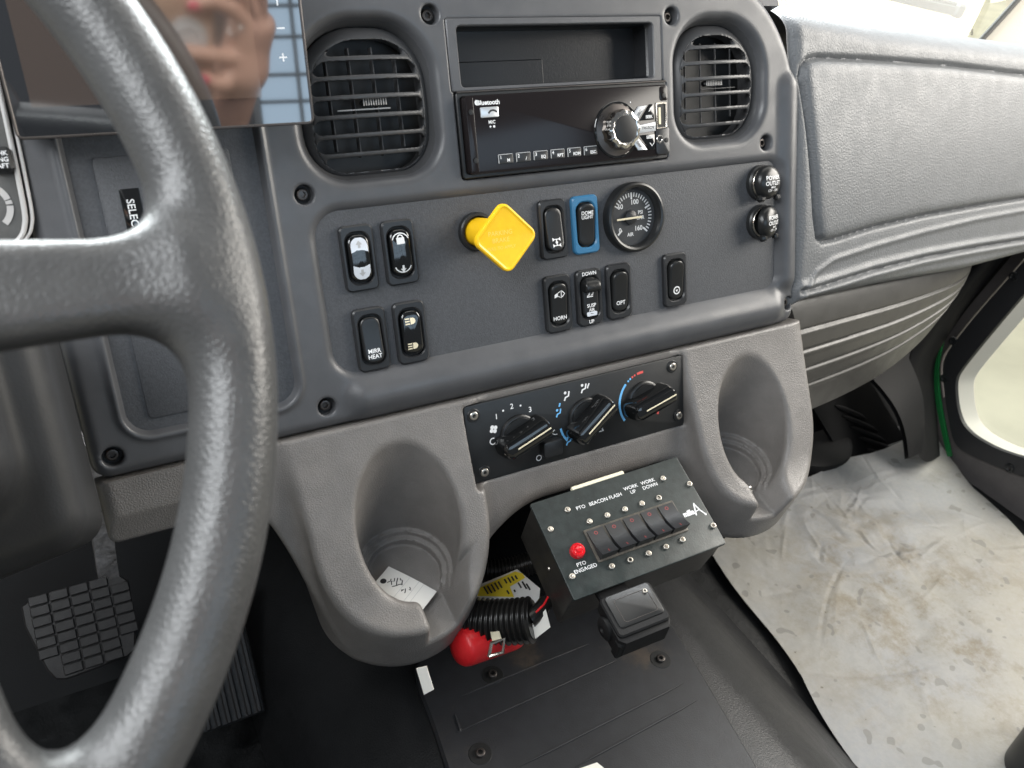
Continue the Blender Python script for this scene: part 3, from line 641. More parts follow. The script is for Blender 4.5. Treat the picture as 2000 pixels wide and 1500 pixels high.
# ================================================================== lower console with cup holders
A24 = math.radians(30); UA = (-math.sin(A24), math.cos(A24)); BA = (math.cos(A24), math.sin(A24))
PODS = ((-173.4, 11.0), (173.4, -4.0))
def f_console(x, y, z):
    # fascia: front face y=0; the lower edge is an arch in the middle, full depth at the pods, a short apron at the left
    ax = np.abs(x - 15)
    zb = -303 - 36 * np.clip((ax - 58) / 70, 0, 1.5) ** 2
    tl = np.clip((-222 - x) / 62, 0, 1); tl = tl * tl * (3 - 2 * tl)
    zb = np.where(x < -135, -380 * (1 - tl) + -242 * tl, zb); zb = np.where(x > 165, -372.0, zb)
    d = rint(np.maximum(rint(np.maximum(-374 - x, x - 245) + 0 * z, -y + 0 * z, 10), z + 196.0), (zb - z) * .88, np.where(x < -135, 6.0, 13.0))
    t2 = np.clip((-232 - x) / 60, 0, 1)
    d = np.maximum(d, (-y * .93 - (z + 221) * .36) * t2 - 60 * (1 - t2))
    d = np.maximum(d, y - 16)
    for x0, nx in PODS:
        sg = -1 if x0 < 0 else 1
        px = x - x0 - 5 * sg; dy = y - 10; dz = z + 327
        pu = dy * UA[0] + dz * UA[1]; pb = dy * BA[0] + dz * BA[1]
        dxy = np.where(pb < 0, np.sqrt((px * .94) ** 2 + pb ** 2), np.abs(px) * .94 + 0 * pb) - 64 - .05 * pu
        pl = smin((pu - 58 - 1.02 * pb) / 1.43, pu - 12, 16)
        pod = rint(rint(dxy, pl, 5), -(pu + 60), 24)
        d = smin(d, np.maximum(pod, y - 64), 13)
    d = np.maximum(d, z + 196.0)
    for x0, nx in PODS:
        px = x - x0; dy = y - 10; dz = z + 327
        pu = dy * UA[0] + dz * UA[1]; pb = dy * BA[0] + dz * BA[1]; rad = np.sqrt(px ** 2 + pb ** 2)
        cup = np.maximum(rad - (38.4 + .045 * pu), -pu)
        cup = np.minimum(cup, np.maximum(rad - 34.5, -(pu + 5))); cup = np.minimum(cup, np.maximum(rad - 30.0, -(pu + 12)))
        d = smax(d, -cup, 2.6 + 9 * np.clip((-pb + 14) / 50, 0, 1))
        nt = np.maximum(np.maximum(np.maximum(nx - 15 - px - .05 * pu, px - nx - 16 - .5 * pu), pb + 22), -(pu + 11.0)); nt = np.maximum(nt, -pb - 95)
        d = smax(d, -nt, 5)
    hv = np.maximum(sdrb(x, z, -5, -235, 109.6, 33.8, 4), y - 1.8); d = smax(d, -hv, 1.5)
    seam = np.abs((y - 10) * UA[0] + (z + 327) * UA[1] + 44); pb_ = (y - 10) * BA[0] + (z + 327) * BA[1]
    d = np.maximum(d, np.where((np.minimum(np.abs(x + 178), np.abs(x - 178)) + np.maximum(-pb_, 0) > 46) & (z < -330), 1.0 - np.hypot(seam, np.minimum(d, 0)), -9.))
    return np.maximum(d, x - 262)
con = thing('lower_console', 'taupe grey textured lower console with two moulded cup holders', 'console', (0, 0, -390))
part('body', nets(f_console, (-380, -104, -432), (266, 68, -193), 2.0), 'console', con, ab=True, recalc=False, smooth=60)

# ================================================================== climate controls
hv = thing('climate_control_panel', 'black heater control panel with three rotary knobs below the switch plate', 'control panel', (-5, 1.6, -235))
part('plate', MB().plate(rr(217, 66.4, 3.2, 4), 0, -3.0, .7), 'black_plastic', hv)
for x, z in ((-100.5, 24.5), (-96, -25), (96.5, 25), (102, -22.5)):
    sc = part('screw', SCREW_STEEL, None, hv, loc=(x, -3.0, z))
    part('washer', MB().lathe([(5.6, 0), (5.6, .5), (5.2, .8)], (x, -3.0, z), n=24), 'black_plastic', hv)
def knob(x, z, ang, red=False):
    k = part('knob', MB().lathe([(17.4, 0), (17.2, 2.2), (16.0, 3.0), (15.2, 3.1), (15.0, 5.0)], (0, 0, 0), n=48), 'rocker', hv, loc=(x, -3.0, z))
    a = math.radians(ang); R = np.array([[math.cos(a), 0, -math.sin(a)], [0, 1, 0], [math.sin(a), 0, math.cos(a)]])
    P = rr(47, 17.5, (6, 7, 7, 6), 6); Q = rr(45, 14.5, (5, 6, 6, 5), 6)
    g = MB().loft([xyz(P, 0), xyz(P, -9), xyz(inset(Q, .2), -16), xyz(inset(Q, 1.2), -18.4), xyz(inset(Q, 3.2), -19.2)])
    gr = part('grip', g, 'gloss_black', k, loc=(0, -2, 0), rot=R)
    part('pointer_line', MB().box((4, -19.35, .6), (33, .5, 1.2), None, .15), 'cream_print', gr)
    return k
knob(-62, -1, 19); knob(3, -1, 36); knob(64, 1, 14)
hb = part('push_button', MB().plate(rr(18.5, 14.5, 3, 4, -34, -18.5), 0, -10.5, 1.4), 'switch_frame', hv)
t = MB(); Y3 = -3.06
for s, x, z in (('1', -80.5, 19), ('2', -66, 24.5), ('3', -49.5, 18)): letter(t, s, x, z, 4.6, Y3, .01)
for x, z in ((-74, 22.5), (-58, 23.2), (-43, 10.5)): flat(t, circ(.9, 10, x, z), Y3)
for k in range(4):
    a = k * math.pi / 2 + .5; flat(t, circ(1.75, 10, -84 + 2.1 * math.cos(a), 9 + 2.1 * math.sin(a)), Y3)
stroke(t, arc(-85.5, -1, 2.6, 60, 330, 12), 1.0, Y3)
def person(m, x, z, k=1.0):
    flat(m, circ(1.3 * k, 10, x - 1.4 * k, z + 2.6 * k), Y3); stroke(m, [(x + 2.4 * k, z + 3.4 * k), (x + 1.6 * k, z - .6 * k), (x - 1.4 * k, z - 1.4 * k), (x - 2.6 * k, z - 4 * k)], 1.5 * k, Y3)
person(t, -14, 22); person(t, 3, 25); stroke(t, [(6.5, 24), (8.5, 28)], 1.3, Y3)
stroke(t, [(16, -14), (14.4, -17.5), (20.6, -17.5), (19, -14), (17.5, -13), (16, -14)], .8, Y3); stroke(t, arc(17.5, -17.2, 2.2, 0, 180, 8), .7, Y3)
stroke(t, [(-28, -5), (-31, -7.5), (-28, -9.4), (-25.6, -9.4)], .9, Y3); stroke(t, arc(-45, -26, 2.3, 0, 359, 14), .8, Y3)
part('white_markings', t, 'white_print', hv)
t = MB(); stroke(t, arc(64, 1, 25.5, 135, 215, 20), 2.2, Y3)
for a in (127, 121): flat(t, circ(1.0, 10, 64 + 25.5 * math.cos(math.radians(a)), 1 + 25.5 * math.sin(math.radians(a))), Y3)
part('temperature_arc', t, 'blue_print', hv); t = MB(); stroke(t, arc(3, -1, 25.5, 190, 221, 12), 1.9, Y3); person(t, -23, 9, .9); stroke(t, [(-22, 14), (-21, 17)], 1.6, Y3); person(t, -15, -18, .95)
part('blue_markings', t, 'blue_print', hv)
t = MB(); stroke(t, arc(64, 1, 25.5, 103, 88, 8), 2.2, Y3)
for a in (115, 109): flat(t, circ(1.0, 10, 64 + 25.5 * math.cos(math.radians(a)), 1 + 25.5 * math.sin(math.radians(a))), Y3)
stroke(t, [(80.5, -9), (79, -16)], 2.3, Y3); part('red_markings', t, 'red_print', hv)

# ================================================================== switch box
RB = np.array([[.99506, .09658, .02303], [-.08073, .65192, .75397], [.05780, -.75211, .65650]])
bx = thing('switch_box', 'black metal switch box with five rockers and a red lamp, under the console', 'switch box', (-7.23, -65.5, -309.9), rot=RB)
m = MB(); P = rr(140, 84.3, 1.5, 3); Pb = rr(139, 80, 1.5, 3, 0, 0)
m.loft([xyz(P, 1.2), xyz(Pb + (0, 0), 3), xyz(Pb + (0, -1), 56)]); part('case', m, 'box_side', bx)
part('face', MB().plate(P, 1.1, -1.4, .5), 'box_paint', bx)
for x, z in ((-43.3, 27.3), (-30.5, 12.1), (-14.2, 12.2), (2.4, 12.2), (18.6, 12.2), (34.9, 12.1), (47.3, 27), (67, 15.1), (67, -25), (-63.5, 16.4), (-63.7, -24.7), (-30.4, -27.8), (-13.9, -28.1), (3, -28.2), (19.5, -28), (35.6, -27.2)):
    part('screw', SCREW_BOX, None, bx, loc=(x, -1.4, z))
part('rocker_frame', MB().plate(rr(84, 28.5, .8, 3, 3, -7.6), 0, -2.6, .4), 'worn_frame', bx)
for k in range(5):
    x = -30 + k * 16.55
    pr = [(-12.4, -2.2), (-12.4, -13.0), (-10, -11.2), (-4, -7.6), (4, -4.8), (12.2, -3.8), (12.2, -2.2)]
    r0 = np.array([(-7.0, y, z) for z, y in pr]); r1 = r0 + (14.0, 0, 0)
    rk = part('rocker', MB().loft([r0, r1]), 'switch_frame', bx, loc=(x, 0, -7.6), smooth=30)
    hf = lambda X, Z: np.interp(Z, [-12.4, -10, -4, 4, 12.2], [-13.0, -11.2, -7.6, -4.8, -3.8])
    m = MB(); stroke(m, arc(-.6, 8.6, 1.3, 0, 360, 12), .55, -.12, hf); part('off_mark', m, 'dim_red', rk)
    m = MB(); stroke(m, [(0, -8.6), (0, -10.8)], .7, -.15, hf); part('on_mark', m, 'dim_red', rk)
lm = part('indicator_lamp', MB().lathe([(6.2, 0), (6.2, 2.2), (5.6, 4.2), (4.2, 5.2), (3.2, 4.4), (2.0, 5.8), (.4, 6.2)], (-51, -1.4, -7.5), n=32), 'red_lamp', bx)
t = MB()
for s, x, z in (('PTO', -31.5, 26), ('BEACON', -15.2, 26), ('FLASH', .8, 26), ('WORK', 17, 29), ('UP', 17, 24.6), ('WORK', 33.6, 29), ('DOWN', 33.6, 24.6), ('PTO', -52, -17.6), ('ENGAGED', -50.5, -22.2)): letter(t, s, x, z, 3.1, -1.46, .012)
part('lettering', t, 'white_print', bx)
t = MB(); letter(t, 'mille', 53, -8.0, 4.6, -1.46, .05, sx=.85); stroke(t, [(58.5, -12), (61.2, -3), (62.2, -1.5)], 1.2, -1.46); stroke(t, [(61.6, -2), (64.0, -9), (66.5, -13.2)], 1.1, -1.46); stroke(t, [(59.6, -8.8), (63.4, -8.2)], .8, -1.46); flat(t, circ(1.0, 10, 66.7, -13.6), -1.46)
part('maker_logo', t, 'white_print', bx)
part('tape', MB().box((-6.5, 1.0, 43.6), (49.5, 4.5, 3.8), None, .8), 'tape', bx)
part('rivet', MB().lathe([(1.8, 0), (1.5, .8), (.3, 1.1)], (-69.8, 22, -6), (-1, 0, 0), n=14), 'steel', bx)

# trailer brake controller hanging below the box
cpos = CAM + ray(1240, 1188) * 600
bc = thing('brake_controller', 'small black controller with a glossy top plate hanging below the switch box', 'controller', cpos, rot=RB @ np.array([[1, 0, 0], [0, .985, .174], [0, -.174, .985]]))
bc.scale = (.76, .76, .76); P = rr(58, 44, 5, 4); part('housing', MB().loft([xyz(inset(P, 2), 22), xyz(P, 16), xyz(P, 1.5), xyz(inset(P, 1.5), 0)]), 'foot_black', bc)
part('side_cheek', MB().plate(np.array([(-30, 4), (-30, -22), (-24, -28), (24, -28), (29, -22), (29, -16), (-18, -20)]), 30, 4, 1.2), 'foot_black', bc)
for s in (-26, 23): part('foot', MB().box((s, 22, -22), (9, 26, 10), None, 1.5), 'foot_black', bc)
part('top_plate', MB().plate(rr(50, 35, 4, 4, 1, 3), 1, -1.2, .6), 'rocker', bc)
part('display_edge', MB().frame(rr(38, 25, 3, 4, 2, 2), rr(37, 24, 2.6, 4, 2, 2), 0, -1.5, .1), 'dark_steel', bc)
part('screw', SCREW_BOX, None, bc, loc=(18, -1.0, 12))
part('pivot_wheel', MB().lathe([(12, 0), (12, 3), (9, 5), (4, 5.2), (3, 3)], (-30, 16, -2), (-1, 0, 0), n=28), 'foot_black', bc)
part('mount_bracket', MB().box((-2, 24, 26), (34, 8, 34), None, 1.5), 'foot_black', bc)

# ================================================================== the setting: floor, toe boards, yard outside
def slab(name, P, mat, thick=8, label=None):               # P: corner points (vehicle mm), made into a thin slab
    P = np.asarray(P, float); n = np.cross(P[1] - P[0], P[2] - P[0]); n /= np.linalg.norm(n)
    if n[2] < 0: n = -n
    return solo(name, MB().loft([P, P - n * thick]), mat, label, None, (0, 0, 0), 'V', kind='structure')
slab('floor', [(-900, -1000, -602), (900, -1000, -602), (900, 440, -602), (-900, 440, -602)], 'floor_mat')
slab('toe_board', [(-900, 120, -604), (-290, 120, -604), (-290, 420, -250), (-900, 420, -250)], 'foot_black')
slab('toe_board', [(240, 110, -604), (900, 110, -604), (900, 420, -220), (240, 420, -220)], 'foot_black')
slab('bulkhead', [(-900, 430, -700), (900, 430, -700), (900, 420, -95), (-900, 420, -95)], 'vent_dark')
slab('dash_top_light_block', [(-900, 52, 84), (236, 52, 84), (236, 430, -170), (-900, 430, -170)], 'panel')  # unseen slab added to stop windshield light dropping behind the dash
slab('underdash_light_block', [(-374, -40, -252), (250, -40, -252), (250, 420, -330), (-374, 420, -330)], 'vent_dark', 3)  # dark slab added to block windshield light above the tunnel front
slab('underdash_light_block', [(250, 40, -262), (830, 60, -225), (830, 420, -240), (250, 420, -300)], 'vent_dark', 3)  # passenger side of the added light block, keeps the footwell dark
G = MB(); G.grid(np.stack(np.meshgrid(np.linspace(-9000, 30000, 24), np.linspace(-8000, 30000, 24), indexing='ij') + [np.full((24, 24), -1500.)], -1))
solo('ground', G, 'yard', None, None, (0, 0, 0), 'V', kind='structure')

# ================================================================== engine tunnel
tn = thing('engine_tunnel', 'black vinyl covered engine tunnel between the footwells with a ribbed cover plate', 'engine tunnel', (-40, -300, -600), 'V')
sec = np.array([(-296, -604), (-292, -585), (-280, -545), (-258, -505), (-228, -478), (-195, -461), (-150, -453), (80, -453), (110, -462), (150, -490), (190, -530), (228, -572), (262, -600)], float)
t_ = np.linspace(0, 1, len(sec)); tt = np.linspace(0, 1, 60)
from_ = np.c_[np.interp(tt, t_, sec[:, 0]), np.interp(tt, t_, sec[:, 1])]
for _ in range(3): from_[1:-1] = (from_[:-2] + 2 * from_[1:-1] + from_[2:]) / 4
ys = np.linspace(-900, 400, 66); Gd = np.zeros((60, 66, 3))
Gd[:, :, 0] = from_[:, 0:1]; Gd[:, :, 1] = ys; Gd[:, :, 2] = from_[:, 1:2]
Gd[:, :, 2] += (2.5 * np.sin(ys / 90.)[None] * np.sin(from_[:, 0:1] / 60.))
part('cover', MB().grid(Gd), 'vinyl', tn, ab=True, smooth=60)
PZ = -447.0
Pp = [(-150, -92), (-162, -100), (-168, -120), (-171, -160), (-178, -220), (-186, -330), (58, -330), (86, -165), (80, -80), (-100, -66)]
Pp = np.array(Pp)[::-1]
def vplate(m, P, z0, z1, b): return m.loft([np.c_[P, np.full(len(P), z0)], np.c_[P, np.full(len(P), z1 - b)], np.c_[inset(P, b), np.full(len(P), z1)]])
pl = part('cover_plate', vplate(MB(), Pp, PZ - 10, PZ, 2.2), 'mat_plate', tn, ab=True, smooth=30)
def vscrew(px, py):
    q = UV(px, py, 2, PZ); Rz = np.array([[1, 0, 0], [0, 0, -1], [0, 1, 0]])
    part('bolt_shade_disc', MB().lathe([(10, 0), (9.6, .4)], (q[0], q[1], PZ), (0, 0, 1), n=28), 'vent_dark', pl, ab=True)  # dark disc paints the shade of a sunk bolt hole; plate is uncut
    part('bolt', SCREW, None, pl, ab=True, loc=(q[0], q[1], PZ + .3), rot=np.array([[1, 0, 0], [0, 0, 1], [0, -1, 0]]))
for p in ((962, 1318), (1290, 1288), (938, 1472)): vscrew(*p)
def groove(a, b, w=1.6, h=1.1):
    A = UV(*a, 2, PZ); B = UV(*b, 2, PZ); n = 14
    Q = A[None] + (B - A)[None] * np.linspace(0, 1, n)[:, None]; Q[:, 2] = PZ + .4
    part('rib', MB().tube(Q, [h * min(1, k * .5 + .2, (n - 1 - k) * .5 + .2) for k in range(n)], 8), 'mat_plate', pl, ab=True)
groove((900, 1360), (1150, 1258)); groove((890, 1432), (1205, 1290)); groove((1010, 1500), (1335, 1335)); groove((1120, 1500), (1362, 1368)); groove((888, 1395), (900, 1430))

# ================================================================== floor paper
CR_ = [(RNG.uniform(300, 780), RNG.uniform(-420, 60), RNG.uniform(0, math.pi), RNG.uniform(25, 120), RNG.uniform(3.5, 8), RNG.uniform(-1, 1) * 1.2) for _ in range(80)]
CR_ += [(RNG.normal(560, 70), RNG.normal(-30, 60), RNG.uniform(0, math.pi), RNG.uniform(20, 60), RNG.uniform(3, 6), RNG.uniform(.5, 1) * RNG.choice((-1, 1)) * 1.3) for _ in range(70)]
def paper_z(x, y):
    z = -590 + 3.0 * np.sin(x / 47. + np.sin(y / 60.) * 1.3) * np.cos(y / 53. + x / 140.) + 2.0 * np.sin((x + 1.6 * y) / 19. + 2 * np.sin(x / 70.)) * np.exp(-((x - 560) ** 2 + (y + 30) ** 2) / 150. ** 2)
    r1 = np.hypot(x - 540, y + 45); z = z + 1.4 * np.sin(r1 / 9.5 + 1.2 * np.sin(x / 30.)) * np.exp(-(r1 / 95.) ** 2)
    r2 = np.hypot(x - 430, y + 150); z = z + 2.2 * np.sin(r2 / 12. + x / 40.) * np.exp(-(r2 / 120.) ** 2)
    for cx_, cy_, a_, l_, w_, h_ in CR_:
        dx, dy = x - cx_, y - cy_; t = dx * math.cos(a_) + dy * math.sin(a_); d = -dx * math.sin(a_) + dy * math.cos(a_) + .0012 * t * t
        z = z + h_ * np.maximum(0, 1 - np.abs(d) / w_) * np.clip(1 - (t / l_) ** 2, 0, 1)
    return z + 26 * np.clip((x - 712) / 85., 0, 1) ** 2 * np.clip((y + 60) / 90., 0, 1) + 14 * np.exp(-((x - 730) ** 2 + (y - 60) ** 2) / 50. ** 2)
n1, n2 = 260, 260; s1 = np.linspace(0, 1, n1)[:, None]; s2 = np.linspace(0, 1, n2)[None]
yl = -480 + 470 * s2 - 4 * np.sin(s2 * 17); xl = np.interp(yl, [-480, -302, -199, -7], [232, 250, 278, 306]) + 3 * np.sin(yl / 31.)
yr = np.interp(s2, [0, .25, 1], [-240, -190, 42]); xr = np.interp(yr, [-240, -165, -24, 42], [732, 756, 792, 794]) + 4 * np.sin(yr / 25.)
X = xl * (1 - s1) + xr * s1; yb = np.interp(X, [306, 420, 529, 650, 762, 800], [-10, 40, 66, 66, 58, 44]); Y = yl * (1 - s1) + yr * s1; Y = Y + (yb - (-10 * (1 - s1) + 42 * s1)) * s2 ** 3 + 4 * np.sin(s1 * 21) * s2 ** 8
solo('floor_paper', MB().grid(np.stack([X, Y, paper_z(X, Y)], -1)), 'floor_paper', 'wrinkled off-white protective paper with stains on the passenger floor', 'paper', (0, 0, 0), 'V', smooth=80)

# ================================================================== passenger side dashboard
NB = np.array([-.12, 1, 0]); 
def UP(px, py, dy=0): return U(px, py, pt=(245, dy, 0), n=NB)
pd = thing('passenger_dashboard', 'light grey padded passenger dashboard with a rounded inset panel', 'dashboard', (500, 30, -200))
def poly(pts):
    q = np.array([UP(*p)[[0, 2]] for p in pts]); return q
def seg_dist(x, z, q, closed):
    d = np.full(x.shape, 1e9); Q = np.r_[q, q[:1]] if closed else q
    for a, b in zip(Q[:-1], Q[1:]):
        e = b - a; t = np.clip(((x - a[0]) * e[0] + (z - a[1]) * e[1]) / (e @ e + 1e-9), 0, 1)
        d = np.minimum(d, np.hypot(x - a[0] - t * e[0], z - a[1] - t * e[1]))
    return d
def inside(x, z, q):
    w = np.zeros(x.shape, bool); 
    for a, b in zip(q, np.roll(q, -1, 0)):
        c = (a[1] > z) != (b[1] > z); w ^= c & (x < (b[0] - a[0]) * (z - a[1]) / (b[1] - a[1] + 1e-12) + a[0])
    return w
panel_q = poly([(1567, 150), (1570, 128), (1580, 116), (1600, 112), (1700, 116), (1850, 127), (2000, 146), (2080, 158), (2080, 372), (2000, 386), (1900, 402), (1800, 420), (1700, 443), (1625, 466), (1600, 471), (1590, 462), (1583, 420), (1575, 300)])
g1 = poly([(1568, 590), (1572, 560), (1590, 530), (1620, 507), (1700, 480), (1800, 452), (1900, 428), (2000, 410), (2080, 396)])
g2 = poly([(1563, 568), (1580, 566), (1640, 547), (1700, 528), (1800, 503), (1900, 484), (2000, 468), (2080, 458)])
nx_, nz_ = 400, 210
Xg = np.linspace(236, 820, nx_)[:, None]; 
top = np.interp(Xg, [236, 347, 648, 820], [98, 86, 64, 52]); bot = np.interp(Xg, [236, 255, 400, 572, 700, 820], [-196, -186, -192, -203, -205, -206])
uu = np.linspace(0, 1, nz_)[None]; Zg = bot * (1 - uu) + top * uu; Xg = Xg + 0 * Zg
di = seg_dist(Xg, Zg, panel_q, True); ins = inside(Xg, Zg, panel_q)
off = np.zeros_like(Xg)
off += 5.0 * np.exp(-(np.clip(di - .4, 0, 99) / 2.3) ** 2) - np.where(ins, 3.0 * (1 - np.exp(-(di / 6.) ** 2)), -1.0 * np.exp(-(di / 9.) ** 2))
d1 = seg_dist(Xg, Zg, g1, False); d2_ = seg_dist(Xg, Zg, g2, False)
off += -2.2 * np.exp(-(d1 / 3.0) ** 2) + 3.2 * np.exp(-(d2_ / 2.9) ** 2) - 3.5 * np.exp(-((d2_ - 5) / 4.) ** 2)
dtop = top + 0 * Zg - Zg; off += 48 * np.clip((36 - dtop) / 36, 0, 1) ** 2.4            # roll over the top edge
off += 45 * np.clip((18 - (Zg - bot)) / 18, 0, 1) ** 2.5                                  # roll under the bottom edge
off -= 9 * np.sin(np.pi * np.clip((Zg + 200) / 260, 0, 1))                                 # slight belly
off += 8 * np.clip((252 - Xg) / 14, 0, 1) ** 2
Yg = .12 * (Xg - 245) + 2 + off
mb = MB().grid(np.stack([Xg, Yg, Zg], -1))
te = np.stack([Xg[:, -1], Yg[:, -1], Zg[:, -1]], -1)
mb.grid(np.stack([te, te + (0, 60, -6), te + (0, 420, 20)], 1))
part('padded_skin', mb, 'pad', pd, ab=True, smooth=70)

# ribbed panel under it
kp = thing('knee_panel', 'ribbed taupe kick panel below the passenger dashboard', 'kick panel', (400, 30, -280))
tp = np.array([UP(*p, 22) for p in ((1540, 590), (1650, 566), (1760, 545), (1880, 522), (1930, 514))]); bt = np.array([UP(*p, 62) for p in ((1540, 818), (1640, 776), (1730, 728), (1830, 645), (1896, 536))])
k_ = np.linspace(0, 4, 60); ip = lambda A: np.stack([np.interp(k_, range(5), A[:, i]) for i in range(3)], -1)
TP, BT = ip(tp), ip(bt)
for A in (TP, BT):
    for _ in range(40): A[1:-1] = (A[:-2] + A[2:] + 2 * A[1:-1]) / 4
vv = np.linspace(0, 1, 120)[None, :, None]; Gk = TP[:, None] * (1 - vv) + BT[:, None] * vv
bow = -15 * np.sin(np.pi * vv[..., 0] ** .8) * (1 - (np.linspace(0, 1, 60)[:, None]) ** 3 * .6)
rib = sum(np.exp(-((vv[..., 0] - c) / .012) ** 2) - .25 * np.exp(-((vv[..., 0] - c - .03) / .016) ** 2) for c in (.22, .38, .54, .70)) * 2.6 * np.clip((1.0 - np.linspace(0, 1, 60)[:, None]) * 6, 0, 1)
Gk[..., 1] += bow + rib + 22 * np.linspace(0, 1, 60)[:, None] ** 6 
part('ribbed_face', MB().grid(Gk), 'knee', kp, ab=True, smooth=70)
eb = Gk[:, -1]; part('under_lip', MB().grid(np.stack([eb, eb + (0, 12, -2), eb + (0, 90, 25)], 1)), 'knee', kp, ab=True)

# ================================================================== footwell trims on the passenger side
def strip(name, quad, mat, label, cat, bulge=0, thick=6, n=14):      # curved sheet from 4 vehicle points
    a, b, c, d = [np.asarray(q, float) for q in quad]; u = np.linspace(0, 1, n)[:, None, None]; v = np.linspace(0, 1, n)[None, :, None]
    Gq = (a * (1 - u) + b * u) * (1 - v) + (d * (1 - u) + c * u) * v
    nn = np.cross(b - a, d - a); nn /= np.linalg.norm(nn)
    if nn @ np.array([-.5, -.8, .4]) < 0: nn = -nn
    Gq = Gq + nn * bulge * (np.sin(np.pi * u)) 
    m = MB().grid(Gq); m.grid(Gq[::-1] - nn * thick)
    t = thing(name, label, cat, (a + c) / 2, 'V'); part('sheet', m, mat, t, ab=True, smooth=60); return t, nn
FN = np.array([0, -.78, .626]); FP = np.array([0, 92., -588.])
def uf(px, py, h=0.0): return d2v(U(px, py, pt=v2d(FP + FN * h), n=v2d(FN)))
fr_ = thing('foot_rest', 'black ribbed foot rest plate in the passenger footwell', 'foot rest', uf(1700, 840), 'V')
Pf = np.array([uf(*p) for p in ((1655, 908), (1690, 905), (1778, 874), (1700, 745), (1640, 730), (1575, 775))]); part('sheet', MB().loft([Pf - FN * 6, Pf]), 'foot_black', fr_, ab=True)
for a, b in (((1660, 834), (1728, 862)), ((1676, 855), (1742, 878)), ((1692, 878), (1722, 892)), ((1645, 812), (1712, 842)), ((1630, 792), (1690, 818))):
    A = uf(*a); B = uf(*b); Q = A + (B - A) * np.linspace(0, 1, 8)[:, None] + FN * 1.0
    part('rib', MB().tube(Q, [1.5, 4, 4.8, 4.8, 4.8, 4.8, 4, 1.5], 10), 'foot_black', fr_, ab=True, smooth=60)
strip('side_trim', [UV(1775, 895, 0, 640), UV(1700, 735, 0, 620), UV(1770, 690, 0, 700), UV(1800, 885, 0, 690)], 'foot_black', 'black folded trim panel beside the ribbed foot rest', 'trim panel', 14)
def ribbon(name, lp, rp, mat, label, cat, bulge, n=40):
    k = np.linspace(0, 1, n); ip_ = lambda A: np.stack([np.interp(k, np.linspace(0, 1, len(A)), np.array(A)[:, i]) for i in range(3)], -1)
    A, B = ip_(lp), ip_(rp)
    for _ in range(12):
        for Q in (A, B): Q[1:-1] = (Q[:-2] + Q[2:] + 2 * Q[1:-1]) / 4
    v = np.linspace(0, 1, 12)[None, :, None]; Gq = A[:, None] * (1 - v) + B[:, None] * v; Gq[..., 0] -= bulge * np.sin(np.pi * v[..., 0]) ; Gq[..., 1] -= bulge * .6 * np.sin(np.pi * v[..., 0])
    t = thing(name, label, cat, A[0], 'V'); m = MB().grid(Gq); m.grid(Gq[::-1] + (6, 6, 0)); part('sheet', m, mat, t, ab=True, smooth=60)
ribbon('pillar_trim', [UV(1795, 890, 0, 705), UV(1772, 800, 0, 705), UV(1775, 680, 0, 712), UV(1860, 560, 0, 740), UV(1900, 500, 0, 760)], [UV(1836, 890, 0, 780), UV(1828, 800, 0, 790), UV(1822, 700, 0, 790), UV(1893, 592, 0, 795), UV(1990, 470, 0, 800)], 'foot_black', 'black curved pillar trim between the foot rest and the green door edge', 'trim panel', 16)
m = MB(); q = UV(1640, 905, 2, -585); m.loft([np.c_[circ(85, 40, q[0] - 10, q[1] + 78), np.full(40, -600)], np.c_[circ(82, 40, q[0] - 10, q[1] + 78), np.full(40, -580)], np.c_[circ(76, 40, q[0] - 10, q[1] + 78), np.full(40, -576)]])
solo('floor_hump', m, 'foot_black', 'low black round hump behind the right cup holder at the paper edge', 'floor cover', (0, 0, 0), 'V')

# ================================================================== passenger door
DX = 800.0
dr = thing('passenger_door', 'passenger door with a dark frame round a bright lower window', 'door', (DX, -200, -640), 'V')
def dq(pts, x=DX, n=90):
    P = np.array([UV(px, py, 0, x)[[1, 2]] for px, py in pts]); k = np.linspace(0, len(P) - 1, n); Q = np.stack([np.interp(k, range(len(P)), P[:, i]) for i in range(2)], -1)
    for _ in range(14): Q[1:-1] = (Q[:-2] + Q[2:] + 2 * Q[1:-1]) / 4
    return Q
win = dq([(2070, 500), (2000, 578), (1935, 655), (1878, 725), (1869, 745), (1872, 790), (1882, 825), (1905, 850), (1950, 875), (2000, 892), (2070, 905)])
out = dq([(2070, 430), (1985, 528), (1910, 612), (1848, 690), (1842, 720), (1850, 790), (1862, 858), (1878, 880), (1935, 905), (2000, 932), (2070, 950)])
def dring(a, b, x0, x1):
    r = lambda q, x: np.c_[np.full(len(q), x), q]; n = len(a); m = MB()
    R = [r(a, x0), r(a, x1 + 2), r(a * .97 + b * .03, x1), r(b * .97 + a * .03, x1), r(b, x1 + 2), r(b, x0)]
    return m.loft(R, False, False, close=False)
part('window_frame', dring(out, win, DX + 14, DX - 4), 'door_frame', dr, ab=True, smooth=30)
wi = win + (win.mean(0) - win) * .0; inn = win + (np.array([-160., -440.]) - win) * .06
part('window_reveal', MB().loft([np.c_[np.full(len(win), DX + 2), win], np.c_[np.full(len(inn), DX + 22), inn]], False, False, close=False), 'frosted', dr, ab=True)
big = np.r_[inn, [[-330, -200]]]; part('window_glass', MB().loft([np.c_[np.full(len(inn), DX + 24), inn], np.c_[np.full(len(inn), DX + 26), inn]]), 'clear_glass', dr, ab=True)
lowq = np.r_[out[42:], [[-420, -500], [-420, -720], [60, -720], [90, -600]]]
part('door_card', MB().loft([np.c_[np.full(len(lowq), DX + 4), lowq], np.c_[np.full(len(lowq), DX + 30), lowq]]), 'door_trim', dr, ab=True)
